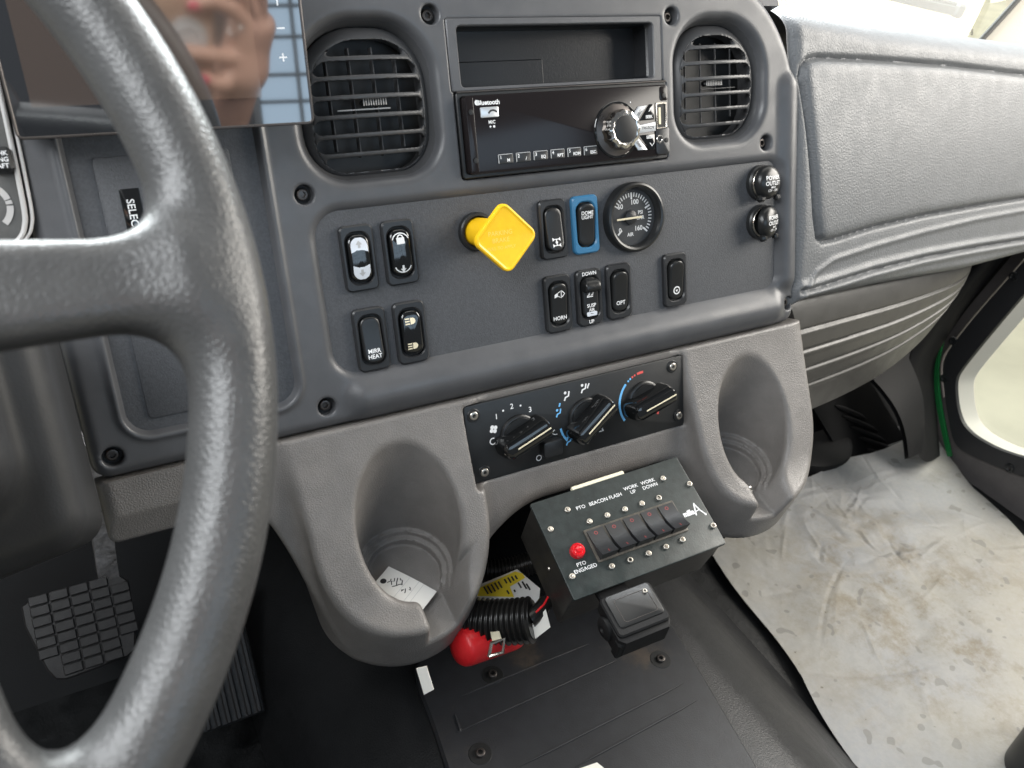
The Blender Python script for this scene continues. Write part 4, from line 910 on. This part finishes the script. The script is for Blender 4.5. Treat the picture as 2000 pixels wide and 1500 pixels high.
up2 = dq([(2070, 395), (1975, 505), (1895, 600), (1832, 683), (1828, 715), (1838, 790), (1852, 860), (1858, 880)], DX + 14); o2 = dq([(2070, 430), (1985, 528), (1910, 612), (1848, 690), (1842, 720), (1850, 790), (1862, 858), (1878, 885)], DX + 14)
rq = lambda q, x: np.c_[np.full(len(q), x), q]
part('edge_trim', MB().loft([rq(up2, DX + 20), rq(up2, DX + 8), rq(o2, DX + 6), rq(o2, DX + 20)], False, False, close=False), 'door_trim', dr, ab=True)
sl = dq([(1812, 905), (1805, 800), (1800, 690), (1870, 565), (1960, 460), (2060, 350)], DX + 34); sr = dq([(1880, 905), (1868, 800), (1862, 700), (1925, 610), (2010, 510), (2090, 430)], DX + 34)
part('door_seal', MB().grid(np.stack([rq(sl, DX + 34), rq(sr, DX + 34)], 1)), 'seal_black', dr, ab=True)
gl = dq([(1842, 660), (1826, 715), (1830, 780), (1842, 840), (1854, 890)], DX - 6, 30); g_r = dq([(1846, 662), (1833, 715), (1838, 780), (1850, 840), (1861, 890)], DX - 6, 30); gq, gq2 = rq(gl, DX - 6), rq(g_r, DX - 6)
part('painted_edge', MB().grid(np.stack([gq, gq + (-5, 0, 0), gq2 + (-5, 0, 0), gq2], 1)), 'green_paint', dr, ab=True)
for p in ((1862, 666), (1845, 739), (1972, 914), (1980, 540)):
    q = UV(*p, 0, DX - 4); part('screw', MB().lathe([(7, 0), (6.6, 1.6), (4, 2.2), (2.2, 1.0), (.4, 1)], q, (-1, 0, 0), n=20), 'black_plastic', dr, ab=True)
q = UV(2062, 1505, 2, -560); sb = MB().loft([np.c_[rr(120, 170, 40, 8, q[0] + 34, q[1] - 40) * (1, 1), np.full(36, z_)] if i_ == 0 else np.c_[rr(120 - 2 * i_, 170 - 2 * i_, 38, 8, q[0] + 34, q[1] - 40), np.full(36, z_)] for i_, z_ in ((0, -600), (0, -470), (3, -461), (10, -455))])
solo('seat_base', MB().add(np.array(sb.v), sb.f), 'black_plastic', 'black corner of the passenger seat base in the lower right corner', 'seat base', (0, 0, 0), 'V')

# ================================================================== windshield, wiper, pillar
ws = thing('windshield', 'windshield glass above the passenger dashboard with faint printed marks', 'windshield', (400, 230, 20), 'V')
gb = np.array([(-900, 240, 20.), (900, 240, -20.), (900, 420, 420.), (-900, 420, 420.)]); part('glass', MB().loft([gb, gb + (0, 5, 0)]), 'clear_glass', ws, ab=True)
nw = np.cross(gb[1] - gb[0], gb[3] - gb[0]); pw = gb[0] - (0, .6, 0)
tq = MB(); c0 = d2v(U(1882, 62, pt=v2d(pw), n=v2d(nw)))
letter(tq, 'DOT-18', 0, 0, 9, 0, .015); letter(tq, '. - - .. -', 0, -10, 4.5, 0, .0)
part('printed_marks', MB().add(np.array(tq.v) @ np.array([[1, 0, -.03], [0, 1, 0], [0, .41, .91]]) + c0, tq.f), 'black_print', ws, ab=True)
wa = np.array([d2v(CAM + ray(*p) * d) for p, d in (((1650, -28), 1330), ((1760, -4), 1350), ((1870, 26), 1370))])
wp = thing('wiper', 'grey wiper blade lying across the outside of the windshield', 'wiper', wa[1], 'V')
ax_ = (wa[2] - wa[0]) / np.linalg.norm(wa[2] - wa[0]); e2 = np.cross(ax_, (0, 0, 1.)); e2 /= np.linalg.norm(e2); e3 = np.cross(e2, ax_)
part('blade', MB().box(wa[1], (np.linalg.norm(wa[2] - wa[0]), 10, 15), np.stack([ax_, e2, e3], 1), 2), 'wiper', wp, ab=True)
part('arm', MB().box(wa[1] + e3 * 10 - e2 * 3, (np.linalg.norm(wa[2] - wa[0]) * .96, 8, 7), np.stack([ax_, e2, e3], 1), 2), 'wiper', wp, ab=True)
part('end_cap', MB().box(wa[2] + e3 * 4, (18, 14, 22), np.stack([ax_, e2, e3], 1), 4), 'wiper', wp, ab=True)
pq = [d2v(CAM + ray(*p) * 1150) for p in ((1921, 77), (1995, -8), (2060, -8), (2060, 110))]
pil = thing('pillar', 'pale windshield pillar with a black seal in the top right corner', 'pillar', pq[0], 'V')
Pq_ = np.array(pq); nn = d2v(ray(1980, 40)); part('trim', MB().loft([Pq_, Pq_ + nn * 60]), 'pillar', pil, ab=True)
part('seal', MB().tube(np.array([d2v(CAM + ray(*p) * 1148) for p in ((1915, 80), (1955, 36), (2000, -14))]), 4.2, 8), 'seal_black', pil, ab=True)

# ================================================================== steering wheel
az_, el_ = .2, .33
wn = np.array([math.sin(az_) * math.cos(el_), -math.cos(az_) * math.cos(el_), math.sin(el_)]); wu = np.cross((0, 0, 1.), wn); wu /= np.linalg.norm(wu); wv = np.cross(wn, wu)
RW = np.stack([wu, -wn, wv], 1)                            # local x right, y away from driver, z up
sw = thing('steering_wheel', 'grey-black grained steering wheel with thick rim in the left foreground', 'steering wheel', (-516, -295, -30), rot=RW)
def f_rim(x, y, z):
    r = np.sqrt(x ** 2 + z ** 2); return np.sqrt((r - 212.5) ** 2 * .96 + y ** 2 * .9) - 14.4
def f_spokes(x, y, z):
    d = np.full(np.broadcast(x, y, z).shape, 1e3)
    for a0, a1, w0, w1 in (((216, -16), (60, 0), 13, 21), ((104, -188), (90, -44), 17, 22), ((-216, -16), (-60, 0), 13, 21), ((-104, -188), (-90, -44), 17, 22)):
        ax_, az2 = a0; bx_, bz_ = a1; dx, dz = bx_ - ax_, bz_ - az2; L2 = dx * dx + dz * dz
        t = np.clip(((x - ax_) * dx + (z - az2) * dz) / L2, 0, 1); px = x - ax_ - t * dx; pz = z - az2 - t * dz
        w = w0 + (w1 - w0) * t; yy = y - 12 * t ** 1.5
        q = np.sqrt(px ** 2 + pz ** 2) - (w - 9); d = np.minimum(d, rint(q - 9, np.abs(yy) - 12.0, 9))
    return d
def f_wheel(x, y, z):
    r = np.sqrt(x ** 2 + z ** 2); a = f_rim(x, y, z); w = np.clip((r - 196) / 22, 0, 1); w = w * w * (3 - 2 * w)
    return smin(a, np.maximum(f_spokes(x, y, z), r - 214), 26) * (1 - w) + a * w
part('wheel_rim', nets(f_wheel, (-234, -24, -234), (234, 40, 234), 2.6), 'wheel_leather', sw, recalc=False, smooth=70)
part('hub', MB().loft([xyz(rr(150, 130, 45, 8), 50), xyz(rr(150, 130, 45, 8), 10), xyz(rr(140, 120, 40, 8), -2), xyz(rr(110, 95, 34, 8), -8)]), 'wheel_leather', sw, smooth=50)

# ================================================================== steering column shroud
def f_col(x, y, z):
    zz = z + (y + 100) * .40 - (x + 372) * .16
    d = rint(sdrb(x, zz, -480, -120, 107, 72, 16), -(y + 150), 14)
    d = smin(d, rint(sdrb(x, zz, -478, -104, 84, 58, 22), -(y + 176), 16), 10)
    return np.maximum(d, y + 12)
co = thing('steering_column_cover', 'dark moulded steering column shroud below the wheel spoke', 'column cover', (-480, -60, -230))
part('shroud', nets(f_col, (-600, -196, -300), (-360, -8, 10), 3.2), 'column', co, ab=True, recalc=False, smooth=60)
part('stalk', MB().tube([U(52, 722, -60), U(85, 775, -50), U(120, 830, -40)], [4, 4.6, 3.2], 10), 'column', co, ab=True)

# ================================================================== monitor in front of the left vent
mn = np.array([-.145, -.98, -.138]); mn /= np.linalg.norm(mn); mc = np.array([-209.4, -45., 16.7])
pm = lambda px, py: U(px, py, pt=mc, n=mn)
ex = pm(612, 232) - pm(32, 263); ex /= np.linalg.norm(ex); ez = np.cross(ex, -mn) * -1; ez = np.cross(mn, ex) * -1
if ez[2] < 0: ez = -ez
mo = thing('monitor', 'dark glossy monitor with plus and minus keys, cut off at the top left', 'monitor', mc, rot=np.stack([ex, -mn, ez], 1))
lm_ = lambda px, py: np.array([(pm(px, py) - mc) @ ex, (pm(px, py) - mc) @ ez])
Wm, Hm = 161.5, 108.0; cxm, czm = -Wm / 2 + .5, Hm / 2 - 3
P = rr(Wm, Hm, 4, 4, cxm, czm)
part('case', MB().loft([xyz(inset(P, 6), 22), xyz(P, 12), xyz(P, 1.0), xyz(inset(P, 1.0), 0)]), 'black_plastic', mo)
part('bezel_edge', MB().frame(P, inset(P, 1.6), 2, -.7, .4), 'dark_steel', mo)
part('screen', MB().plate(inset(P, 1.5), 1, -.2), 'screen_gloss', mo)
a = lm_(62, 210); b = lm_(512, 190); part('display', MB().plate(rr(b[0] - a[0], 92, .5, 2, (a[0] + b[0]) / 2, a[1] + 46), 1, -.35), 'lcd_brown_reflection', mo)
t = MB(); q = lm_(553, 112); stroke(t, [(q[0] - 2.2, q[1]), (q[0] + 2.2, q[1])], .8, -.3); stroke(t, [(q[0], q[1] - 2.2), (q[0], q[1] + 2.2)], .8, -.34)
q = lm_(548, 55); stroke(t, [(q[0] - 2.2, q[1]), (q[0] + 2.2, q[1])], .8, -.3); q = lm_(541, 3); stroke(t, [(q[0], q[1] - 2), (q[0], q[1] + 2)], .8, -.3); part('key_marks', t, 'white_print', mo)
part('mount_arm', MB().tube([(-80, 15, 60), (-80, 40, 75), (-80, 60, 95)], 9, 14), 'black_plastic', mo)

# ================================================================== instrument cluster at the far left
cl = thing('instrument_cluster', 'grey instrument cluster edge with a pale trim line at the far left', 'instrument cluster', (-430, 0, -60))
o_ = np.array([U(px, py, -3)[[0, 2]] for px, py in ((-20, 100), (8, 215), (30, 320), (46, 400), (50, 430), (46, 455), (34, 472), (-20, 500))]); 
o_ = np.r_[o_, [[-520, -50], [-520, 90]]]
part('face', MB().plate(o_[::-1], 6, -1), 'cluster', cl, ab=True)
o3 = np.c_[o_[:8, 0], np.full(8, -3.), o_[:8, 1]]; kk_ = np.linspace(0, 7, 60); o3 = np.stack([np.interp(kk_, range(8), o3[:, i]) for i in range(3)], -1)
for _ in range(6): o3[1:-1] = (o3[:-2] + o3[2:] + 2 * o3[1:-1]) / 4
part('trim_line', MB().tube(o3, 1.5, 10), 'cluster_trim', cl, ab=True); part('outer_trim', MB().tube(o3 + (3.6, 1, 0), 1.0, 10), 'cluster_trim', cl, ab=True)
gc = U(-32, 405, -1)[[0, 2]]; m = MB()
for a0, a1 in ((62, 14), (11, 2), (-2, -50)): stroke(m, arc(gc[0], gc[1], 13.0, a0, a1, 14), 3.4, -1.6)
part('dial_scale', m, 'cluster_trim', cl, ab=True)
q = U(2, 312, -4); bt_ = part('indicator_button', MB().box(q, (12, 8, 14), None, 2), 'black_plastic', cl, ab=True)
m = MB(); letter(m, 'CHK', q[0] + .5, q[2] + 3.4, 2.5, q[1] - 4.1, .02); letter(m, 'ENG', q[0] + .5, q[2], 2.5, q[1] - 4.1, .02); letter(m, 'AFT', q[0] + .5, q[2] - 3.4, 2.5, q[1] - 4.1, .02); part('lettering', m, 'white_print', bt_, ab=True)

# ================================================================== pedals
RP = np.array([[1, 0, 0], [0, .78, -.62], [0, .62, .78]])  # local z points out of the pad face
RPp = np.stack([(1, 0, 0), (0, .78, .62), (0, -.62, .78)], 1)
bp = thing('brake_pedal', 'worn black rubber brake pedal with a grid of raised blocks', 'pedal', (-424, 84, -467), 'V', rot=RPp)
def pl_(px, py):
    q = d2v(U(px, py, pt=v2d((-430, 80, -470)), n=v2d((0, -.62, .78)))) - (-424, 84, -467); return (q @ RPp)[:2]
Pp2 = np.array([pl_(*p) for p in ((60, 1168), (40, 1185), (48, 1225), (90, 1308), (108, 1328), (130, 1328), (248, 1284), (265, 1268), (264, 1210), (250, 1132), (232, 1122))])
z2 = lambda P, z: np.c_[P, np.full(len(P), z)]
pad = part('pad', MB().loft([z2(Pp2, -9), z2(Pp2, -3), z2(inset(Pp2, 1.5), -1.5)]), 'pedal', bp, smooth=30)
xs_ = np.linspace(-43, 43, 6); ys_ = np.linspace(-40, 40, 9)
for i in range(5):
    for j in range(8):
        cx_, cy_ = (xs_[i] + xs_[i + 1]) / 2 + 2.5, (ys_[j] + ys_[j + 1]) / 2
        if inside(np.array([cx_ - 5]), np.array([cy_ - 2.2]), Pp2)[0] and inside(np.array([cx_ + 5]), np.array([cy_ + 2.2]), Pp2)[0] and inside(np.array([cx_ - 5]), np.array([cy_ + 2.2]), Pp2)[0] and inside(np.array([cx_ + 5]), np.array([cy_ - 2.2]), Pp2)[0]:
            part('tread_block', MB().box((cx_, cy_, -.6), (16.2, 9.2, 2.2), None, .8), 'pedal', pad)
aq = [np.array((-395, 118, -445.)), np.array((-392, 126, -410.)), np.array((-385, 140, -360.)), np.array((-380, 150, -300.))]
ar = [(q - (-424, 84, -467)) @ RPp for q in aq]; R_ = []
for q in ar: R_.append(np.array([q + (sx * 9, sy * 7, 0) for sx, sy in ((-1, -1), (1, -1), (1, 1), (-1, 1))]))
part('arm', MB().loft(R_), 'aluminium', bp, smooth=30)
RA = np.stack([(1, 0, 0), (0, .70711, .70711), (0, -.70711, .70711)], 1)
ap = thing('accelerator_pedal', 'ribbed black accelerator pedal partly hidden behind the steering wheel rim', 'pedal', (-315, 20, -520), 'V', rot=RA)
part('plate', MB().box((0, 20, -5), (60, 140, 8), None, 2), 'rubber', ap)
for k in range(6): part('rib', MB().box((-24 + k * 9.7, 20, .5), (5.0, 136, 5), None, 1.2), 'pedal', ap)

# ================================================================== small things
# paper tag in the left cup
pn = np.array([0, -.41, .91]); 
tg0 = np.array([U(px, py, pt=(-173, 5, -336), n=(0, -.41, .91)) for px, py in ((757, 1106), (851, 1155), (826, 1196), (726, 1146))])
ctr = tg0.mean(0); e1 = tg0[1] - tg0[0]; Lx = np.linalg.norm(e1); e1 /= Lx; e3_ = np.array([0, -.407, .913]); e3_ = e3_ - e1 * (e3_ @ e1); e3_ /= np.linalg.norm(e3_); e2_ = np.cross(e3_, e1)
Ly = abs((tg0[3] - tg0[0]) @ e2_)
tgt = thing('paper_tag', 'white paper tag with handwriting in the left cup holder', 'paper tag', ctr, rot=np.stack([e1, -e3_, e2_], 1))
Gt = np.array([[(x, -.9 * math.cos(x / 14.) - .2, z) for z in np.linspace(-Ly / 2, Ly / 2, 5)] for x in np.linspace(-Lx / 2, Lx / 2, 24)])
th = lambda X, Z: -.9 * np.cos(np.asarray(X) / 14.) - .2
part('card', MB().grid(Gt), 'card_white', tgt, smooth=60)
m = MB(); flat(m, circ(2.6, 18, -Lx / 2 + 5, -3.0), -.1, th); sx_ = -Lx / 2
for pts in ([(9, 2), (10, 0), (8.4, -2.6)], [(11, 4), (12.6, 1.4), (10.6, .2), (12.8, -2.8)], [(13, 5.5), (15, 1), (16.4, -1)], [(15, 6.4), (16, 4.8), (17.2, 5.6)], [(14, -4), (16, -2), (17.6, .5), (19.5, 2.5)], [(17.6, 5.5), (18.8, 3), (20, 1.2)], [(22, -3), (23.5, -1.2), (22.6, -4)], [(24, 0), (25.5, -2.4), (26, -4)], [(26, 3), (27.6, 2), (27, .6), (28.6, 1.2)]):
    stroke(m, np.array(pts) + (sx_, 0), .85, -.12, th)
part('handwriting', m, 'black_print', tgt)
m = MB()
for x in (21, 29.5, 34): stroke(m, [(sx_ + x, -Ly / 2), (sx_ + x, 0), (sx_ + x, Ly / 2)], .25, -.1, th)
part('ruled_lines', m, 'grey_print', tgt)
# bit of metal in the right cup
q = U(1452, 956, pt=(173, -10, -330), n=(0, -.41, .91)); kt = thing('metal_clip', 'small shiny metal clip lying in the right cup holder', 'clip', q)
part('wire_loop', MB().tube([q + v for v in np.array([(-8, 2, 2), (-3, 1, 5), (1, -1, 4), (3, -4, 1), (4, -7, -1), (1, -6, 0), (-6, -3, 0)])], 1.3, 8), 'chrome', kt, ab=True)
part('tongue', MB().box(q + (2.5, -5, 1), (4, 3, 7), None, .8), 'chrome', kt, ab=True)

# corrugated hoses under the console
def hose(a, b, r, pitch, label, d, name='corrugated_hose'):
    A = CAM + ray(*a) * d[0]; B = CAM + ray(*b) * d[1]; L_ = np.linalg.norm(B - A); n = int(L_ / pitch) * 6; s = np.linspace(0, 1, n)[:, None]
    Pth = A + (B - A) * s; Pth[:, 2] -= 6 * np.sin(np.pi * s[:, 0]); rad = r * (1 + .085 * np.sign(np.sin(np.arange(n) / 6 * 2 * np.pi)) * np.abs(np.sin(np.arange(n) / 6 * 2 * np.pi)) ** .5)
    t = thing(name, label, 'hose', (A + B) / 2, group='corrugated hoses below the console'); part('sleeve', MB().tube(Pth, rad, 28), 'hose', t, ab=True, smooth=40); return t, A, B
h1, A1, B1 = hose((850, 1192), (1042, 1210), 17.5, 4.6, 'thick black corrugated hose below the left cup holder and switch box', (672, 655))
part('cable_end', MB().tube([B1 + (-4, 0, 2), B1 + (6, 0, 5), B1 + (16, 6, 8)], [8, 7, 6], 14), 'hose', h1, ab=True)
part('red_wire', MB().tube([B1 + (0, -5, 9), B1 + (9, -3, 12), B1 + (16, 2, 14)], .9, 8), 'red_cloth', h1, ab=True)
hose((900, 1112), (1060, 1092), 10.5, 3.6, 'thinner dark corrugated hose above the yellow warning label', (760, 770))
# yellow and white label behind the hose
LB = 745; lq = [CAM + ray(*p) * LB for p in ((918, 1150), (1010, 1112), (1055, 1150), (1052, 1182), (918, 1182))]
wl = thing('warning_label', 'yellow and white warning label with black print behind the thick hose', 'label', lq[0])
e1 = lq[3] - lq[4]; e1 /= np.linalg.norm(e1); fw = CR[2]; e3_ = -fw + e1 * (fw @ e1); e3_ /= np.linalg.norm(e3_)
V5 = np.array(lq); part('white_card', MB().loft([V5 + e3_ * -1.0, V5]), 'card_white', wl, ab=True)
yq = np.array([CAM + ray(*p) * (LB - 1.5) for p in ((928, 1152), (1006, 1116), (1020, 1120), (1026, 1128), (996, 1146), (1004, 1166), (930, 1164))]); part('yellow_band', MB().loft([yq - e3_ * .3, yq]), 'label_yellow', wl, ab=True)
m = MB()
for px, py, l_ in ((945, 1146, 14), (952, 1144, 14), (959, 1141, 14), (966, 1138, 13), (973, 1136, 12), (985, 1131, 8), (992, 1128, 10), (999, 1126, 8), (1006, 1124, 7), (1012, 1138, 10), (1020, 1136, 14), (1028, 1140, 12), (990, 1153, 7), (1004, 1152, 4)):
    a = CAM + ray(px, py) * (LB - 3); b = CAM + ray(px + l_ * .6, py + l_) * (LB - 3); m.tube([a, (a + b) / 2, b], .8, 6)
part('black_print', m, 'black_print', wl, ab=True)
# red pouch with a wire buckle
ra = CAM + ray(892, 1268) * 648; rb_ = CAM + ray(1012, 1228) * 690
s = np.linspace(0, 1, 24)[:, None]; Pth = ra + (rb_ - ra) * s; rad = 16 * np.sqrt(np.clip(1 - (2 * s[:, 0] - 1) ** 14, .12, 1))
rp = thing('red_pouch', 'bright red rounded pouch with a wire buckle under the hose', 'pouch', (ra + rb_) / 2); part('body', MB().tube(Pth, rad, 26), 'red_cloth', rp, ab=True, smooth=70)
bk = [CAM + ray(*p) * 622 for p in ((955, 1282), (960, 1256), (985, 1248), (982, 1274), (955, 1282))]; part('buckle', MB().tube(np.array(bk), 1.5, 8), 'steel', rp, ab=True)
sq = np.array([CAM + ray(*p) * d for p, d in (((958, 1236), 640), ((975, 1234), 640), ((980, 1250), 628), ((962, 1254), 628))]); part('strap', MB().loft([sq, sq + CR[2] * 2]), 'tape', rp, ab=True)
# white scraps
wq = np.array([CAM + ray(*p) * 650 for p in ((1010, 1240), (1052, 1205), (1066, 1190), (1075, 1225), (1040, 1252))]); o = thing('white_card', 'scrap of white card between the red pouch and the switch box', 'card', wq[0]); part('sheet', MB().loft([wq, wq + CR[2] * 1.5]), 'paper_white', o, ab=True)
wq = np.array([CAM + ray(*p) * 575 for p in ((813, 1306), (833, 1302), (847, 1347), (828, 1357))]); o = thing('white_tab', 'small white tab hanging below the left cup holder', 'tab', wq[0]); part('strip', MB().loft([wq, wq + CR[2] * 1.5]), 'paper_white', o, ab=True)
wq = np.array([UV(*p, 2, PZ + 2) for p in ((1120, 1505), (1166, 1489), (1180, 1500), (1180, 1530), (1120, 1530))]); o = thing('paper_scrap', 'white paper corner lying on the tunnel cover at the bottom edge', 'paper', wq[0], 'V'); part('sheet', MB().loft([wq, wq - (0, 0, .5)]), 'paper_white', o, ab=True)

# ================================================================== rear window bars and the photographer's hand, both seen mirrored in the monitor
rw = thing('rear_window_frame', 'dark bars of the rear cab window mirrored in the right edge of the monitor', 'window frame', (90, -1095, 120), 'V')
for x in (-340, -262, -180, -60, 90, 240, 390, 520): part('upright_bar', MB().box((x, -1095, 300), (7 if x > -340 else 16, 10, 380), None, 2), 'black_plastic', rw, ab=True)
for z in (118, 190, 236, 300, 352, 482): part('cross_bar', MB().box((90, -1095, z), (860, 9, 6), None, 2), 'black_plastic', rw, ab=True)
RC = np.stack([CR[0], -CR[2] * -1, -CR[1]], 1)              # local x right, y along the view, z up
def ch(x, y, z, pts, r0, r1):
    d = np.full(np.broadcast(x, y, z).shape, 1e3); n = len(pts) - 1
    for i in range(n): d = smin(d, sdseg(x, y, z, pts[i], pts[i + 1], r0 + (r1 - r0) * (i + .5) / n), 3)
    return d
FING = [([(66, -26, -38), (30, -18, -30), (4, -16, -26), (-12, -16, -23)], 9.0, 7.4), ([(74, -24, 2), (48, -18, 26), (26, -16, 34), (6, -16, 30)], 9.2, 7.6), ([(82, -26, 8), (64, -18, 42), (44, -16, 56), (28, -16, 52)], 9.0, 7.4),
        ([(92, -30, 2), (84, -20, 44), (70, -18, 66), (56, -18, 66)], 8.4, 6.8), ([(60, -30, -52), (44, -20, -66), (30, -18, -64), (20, -17, -58)], 9.6, 8.0)]
def f_hand(x, y, z):
    d = sdseg(x, y, z, (74, -34, -6), (66, -38, -58), 21); d = smin(d, sdseg(x, y, z, (92, -34, -2), (84, -40, -56), 19), 12)
    d = smin(d, sdseg(x, y, z, (76, -42, -60), (70, -80, -170), 26), 22)
    for p, a, b in FING: d = smin(d, ch(x, y, z, p, a, b), 5)
    return d
hd = thing('person', 'hand with pink nails holding up a phone, mirrored in the dark monitor', 'person', CAM, rot=RC)
hb_ = part('hand', nets(f_hand, (-26, -115, -205), (120, -4, 80), 2.0), 'skin', hd, recalc=False, smooth=80)
for p, a, b in FING:
    q = np.array(p[-1], float); e = q - np.array(p[-2], float); e /= np.linalg.norm(e); m = MB(); n_ = np.array((0, 1., 0)); sdir = np.cross(e, n_)
    th_ = np.arange(14) / 14 * 2 * np.pi; rg_ = lambda k, h: q + e * 3 + n_ * h + np.cos(th_)[:, None] * e * 7.5 * k + np.sin(th_)[:, None] * sdir * 5.2 * k
    m.loft([rg_(1, b - 3), rg_(.95, b - .6), rg_(.5, b + .5)]); part('nail', m, 'nail', hb_, smooth=60)
tt_ = np.arange(24) / 24 * 2 * np.pi; part('ring', MB().tube(np.array([(56, -22, 0)]) + 9.9 * (np.cos(tt_)[:, None] * np.array((0, 1., 0)) + np.sin(tt_)[:, None] * np.array((.5, 0, .86))), 1.4, 8, closed=True), 'chrome', hb_)
part('sleeve', MB().tube([(70, -74, -150), (66, -120, -260), (60, -160, -380)], [31, 38, 46], 24), 'sleeve', hb_, smooth=60)
ph = thing('phone', 'phone in a tan case with a round grip, mirrored in the dark monitor', 'phone', CAM - CR[2] * 30, rot=RC)
part('case', MB().plate(rr(76, 152, 10, 6, -4, -38), -8, 2, 2.0), 'phone_case', ph)
part('camera_plate', MB().plate(rr(30, 46, 8, 5, -26, 10), 2, 4.2, .8), 'phone_case', ph)
part('grip_disc', MB().lathe([(24, 0), (24, 3), (22, 4), (20, 3), (18, 3.2), (16.5, 4.6), (12, 4.8), (11, 3.6), (1, 3.6)], (1, 2, -14), (0, 1, 0), n=40), 'cluster_trim', ph)
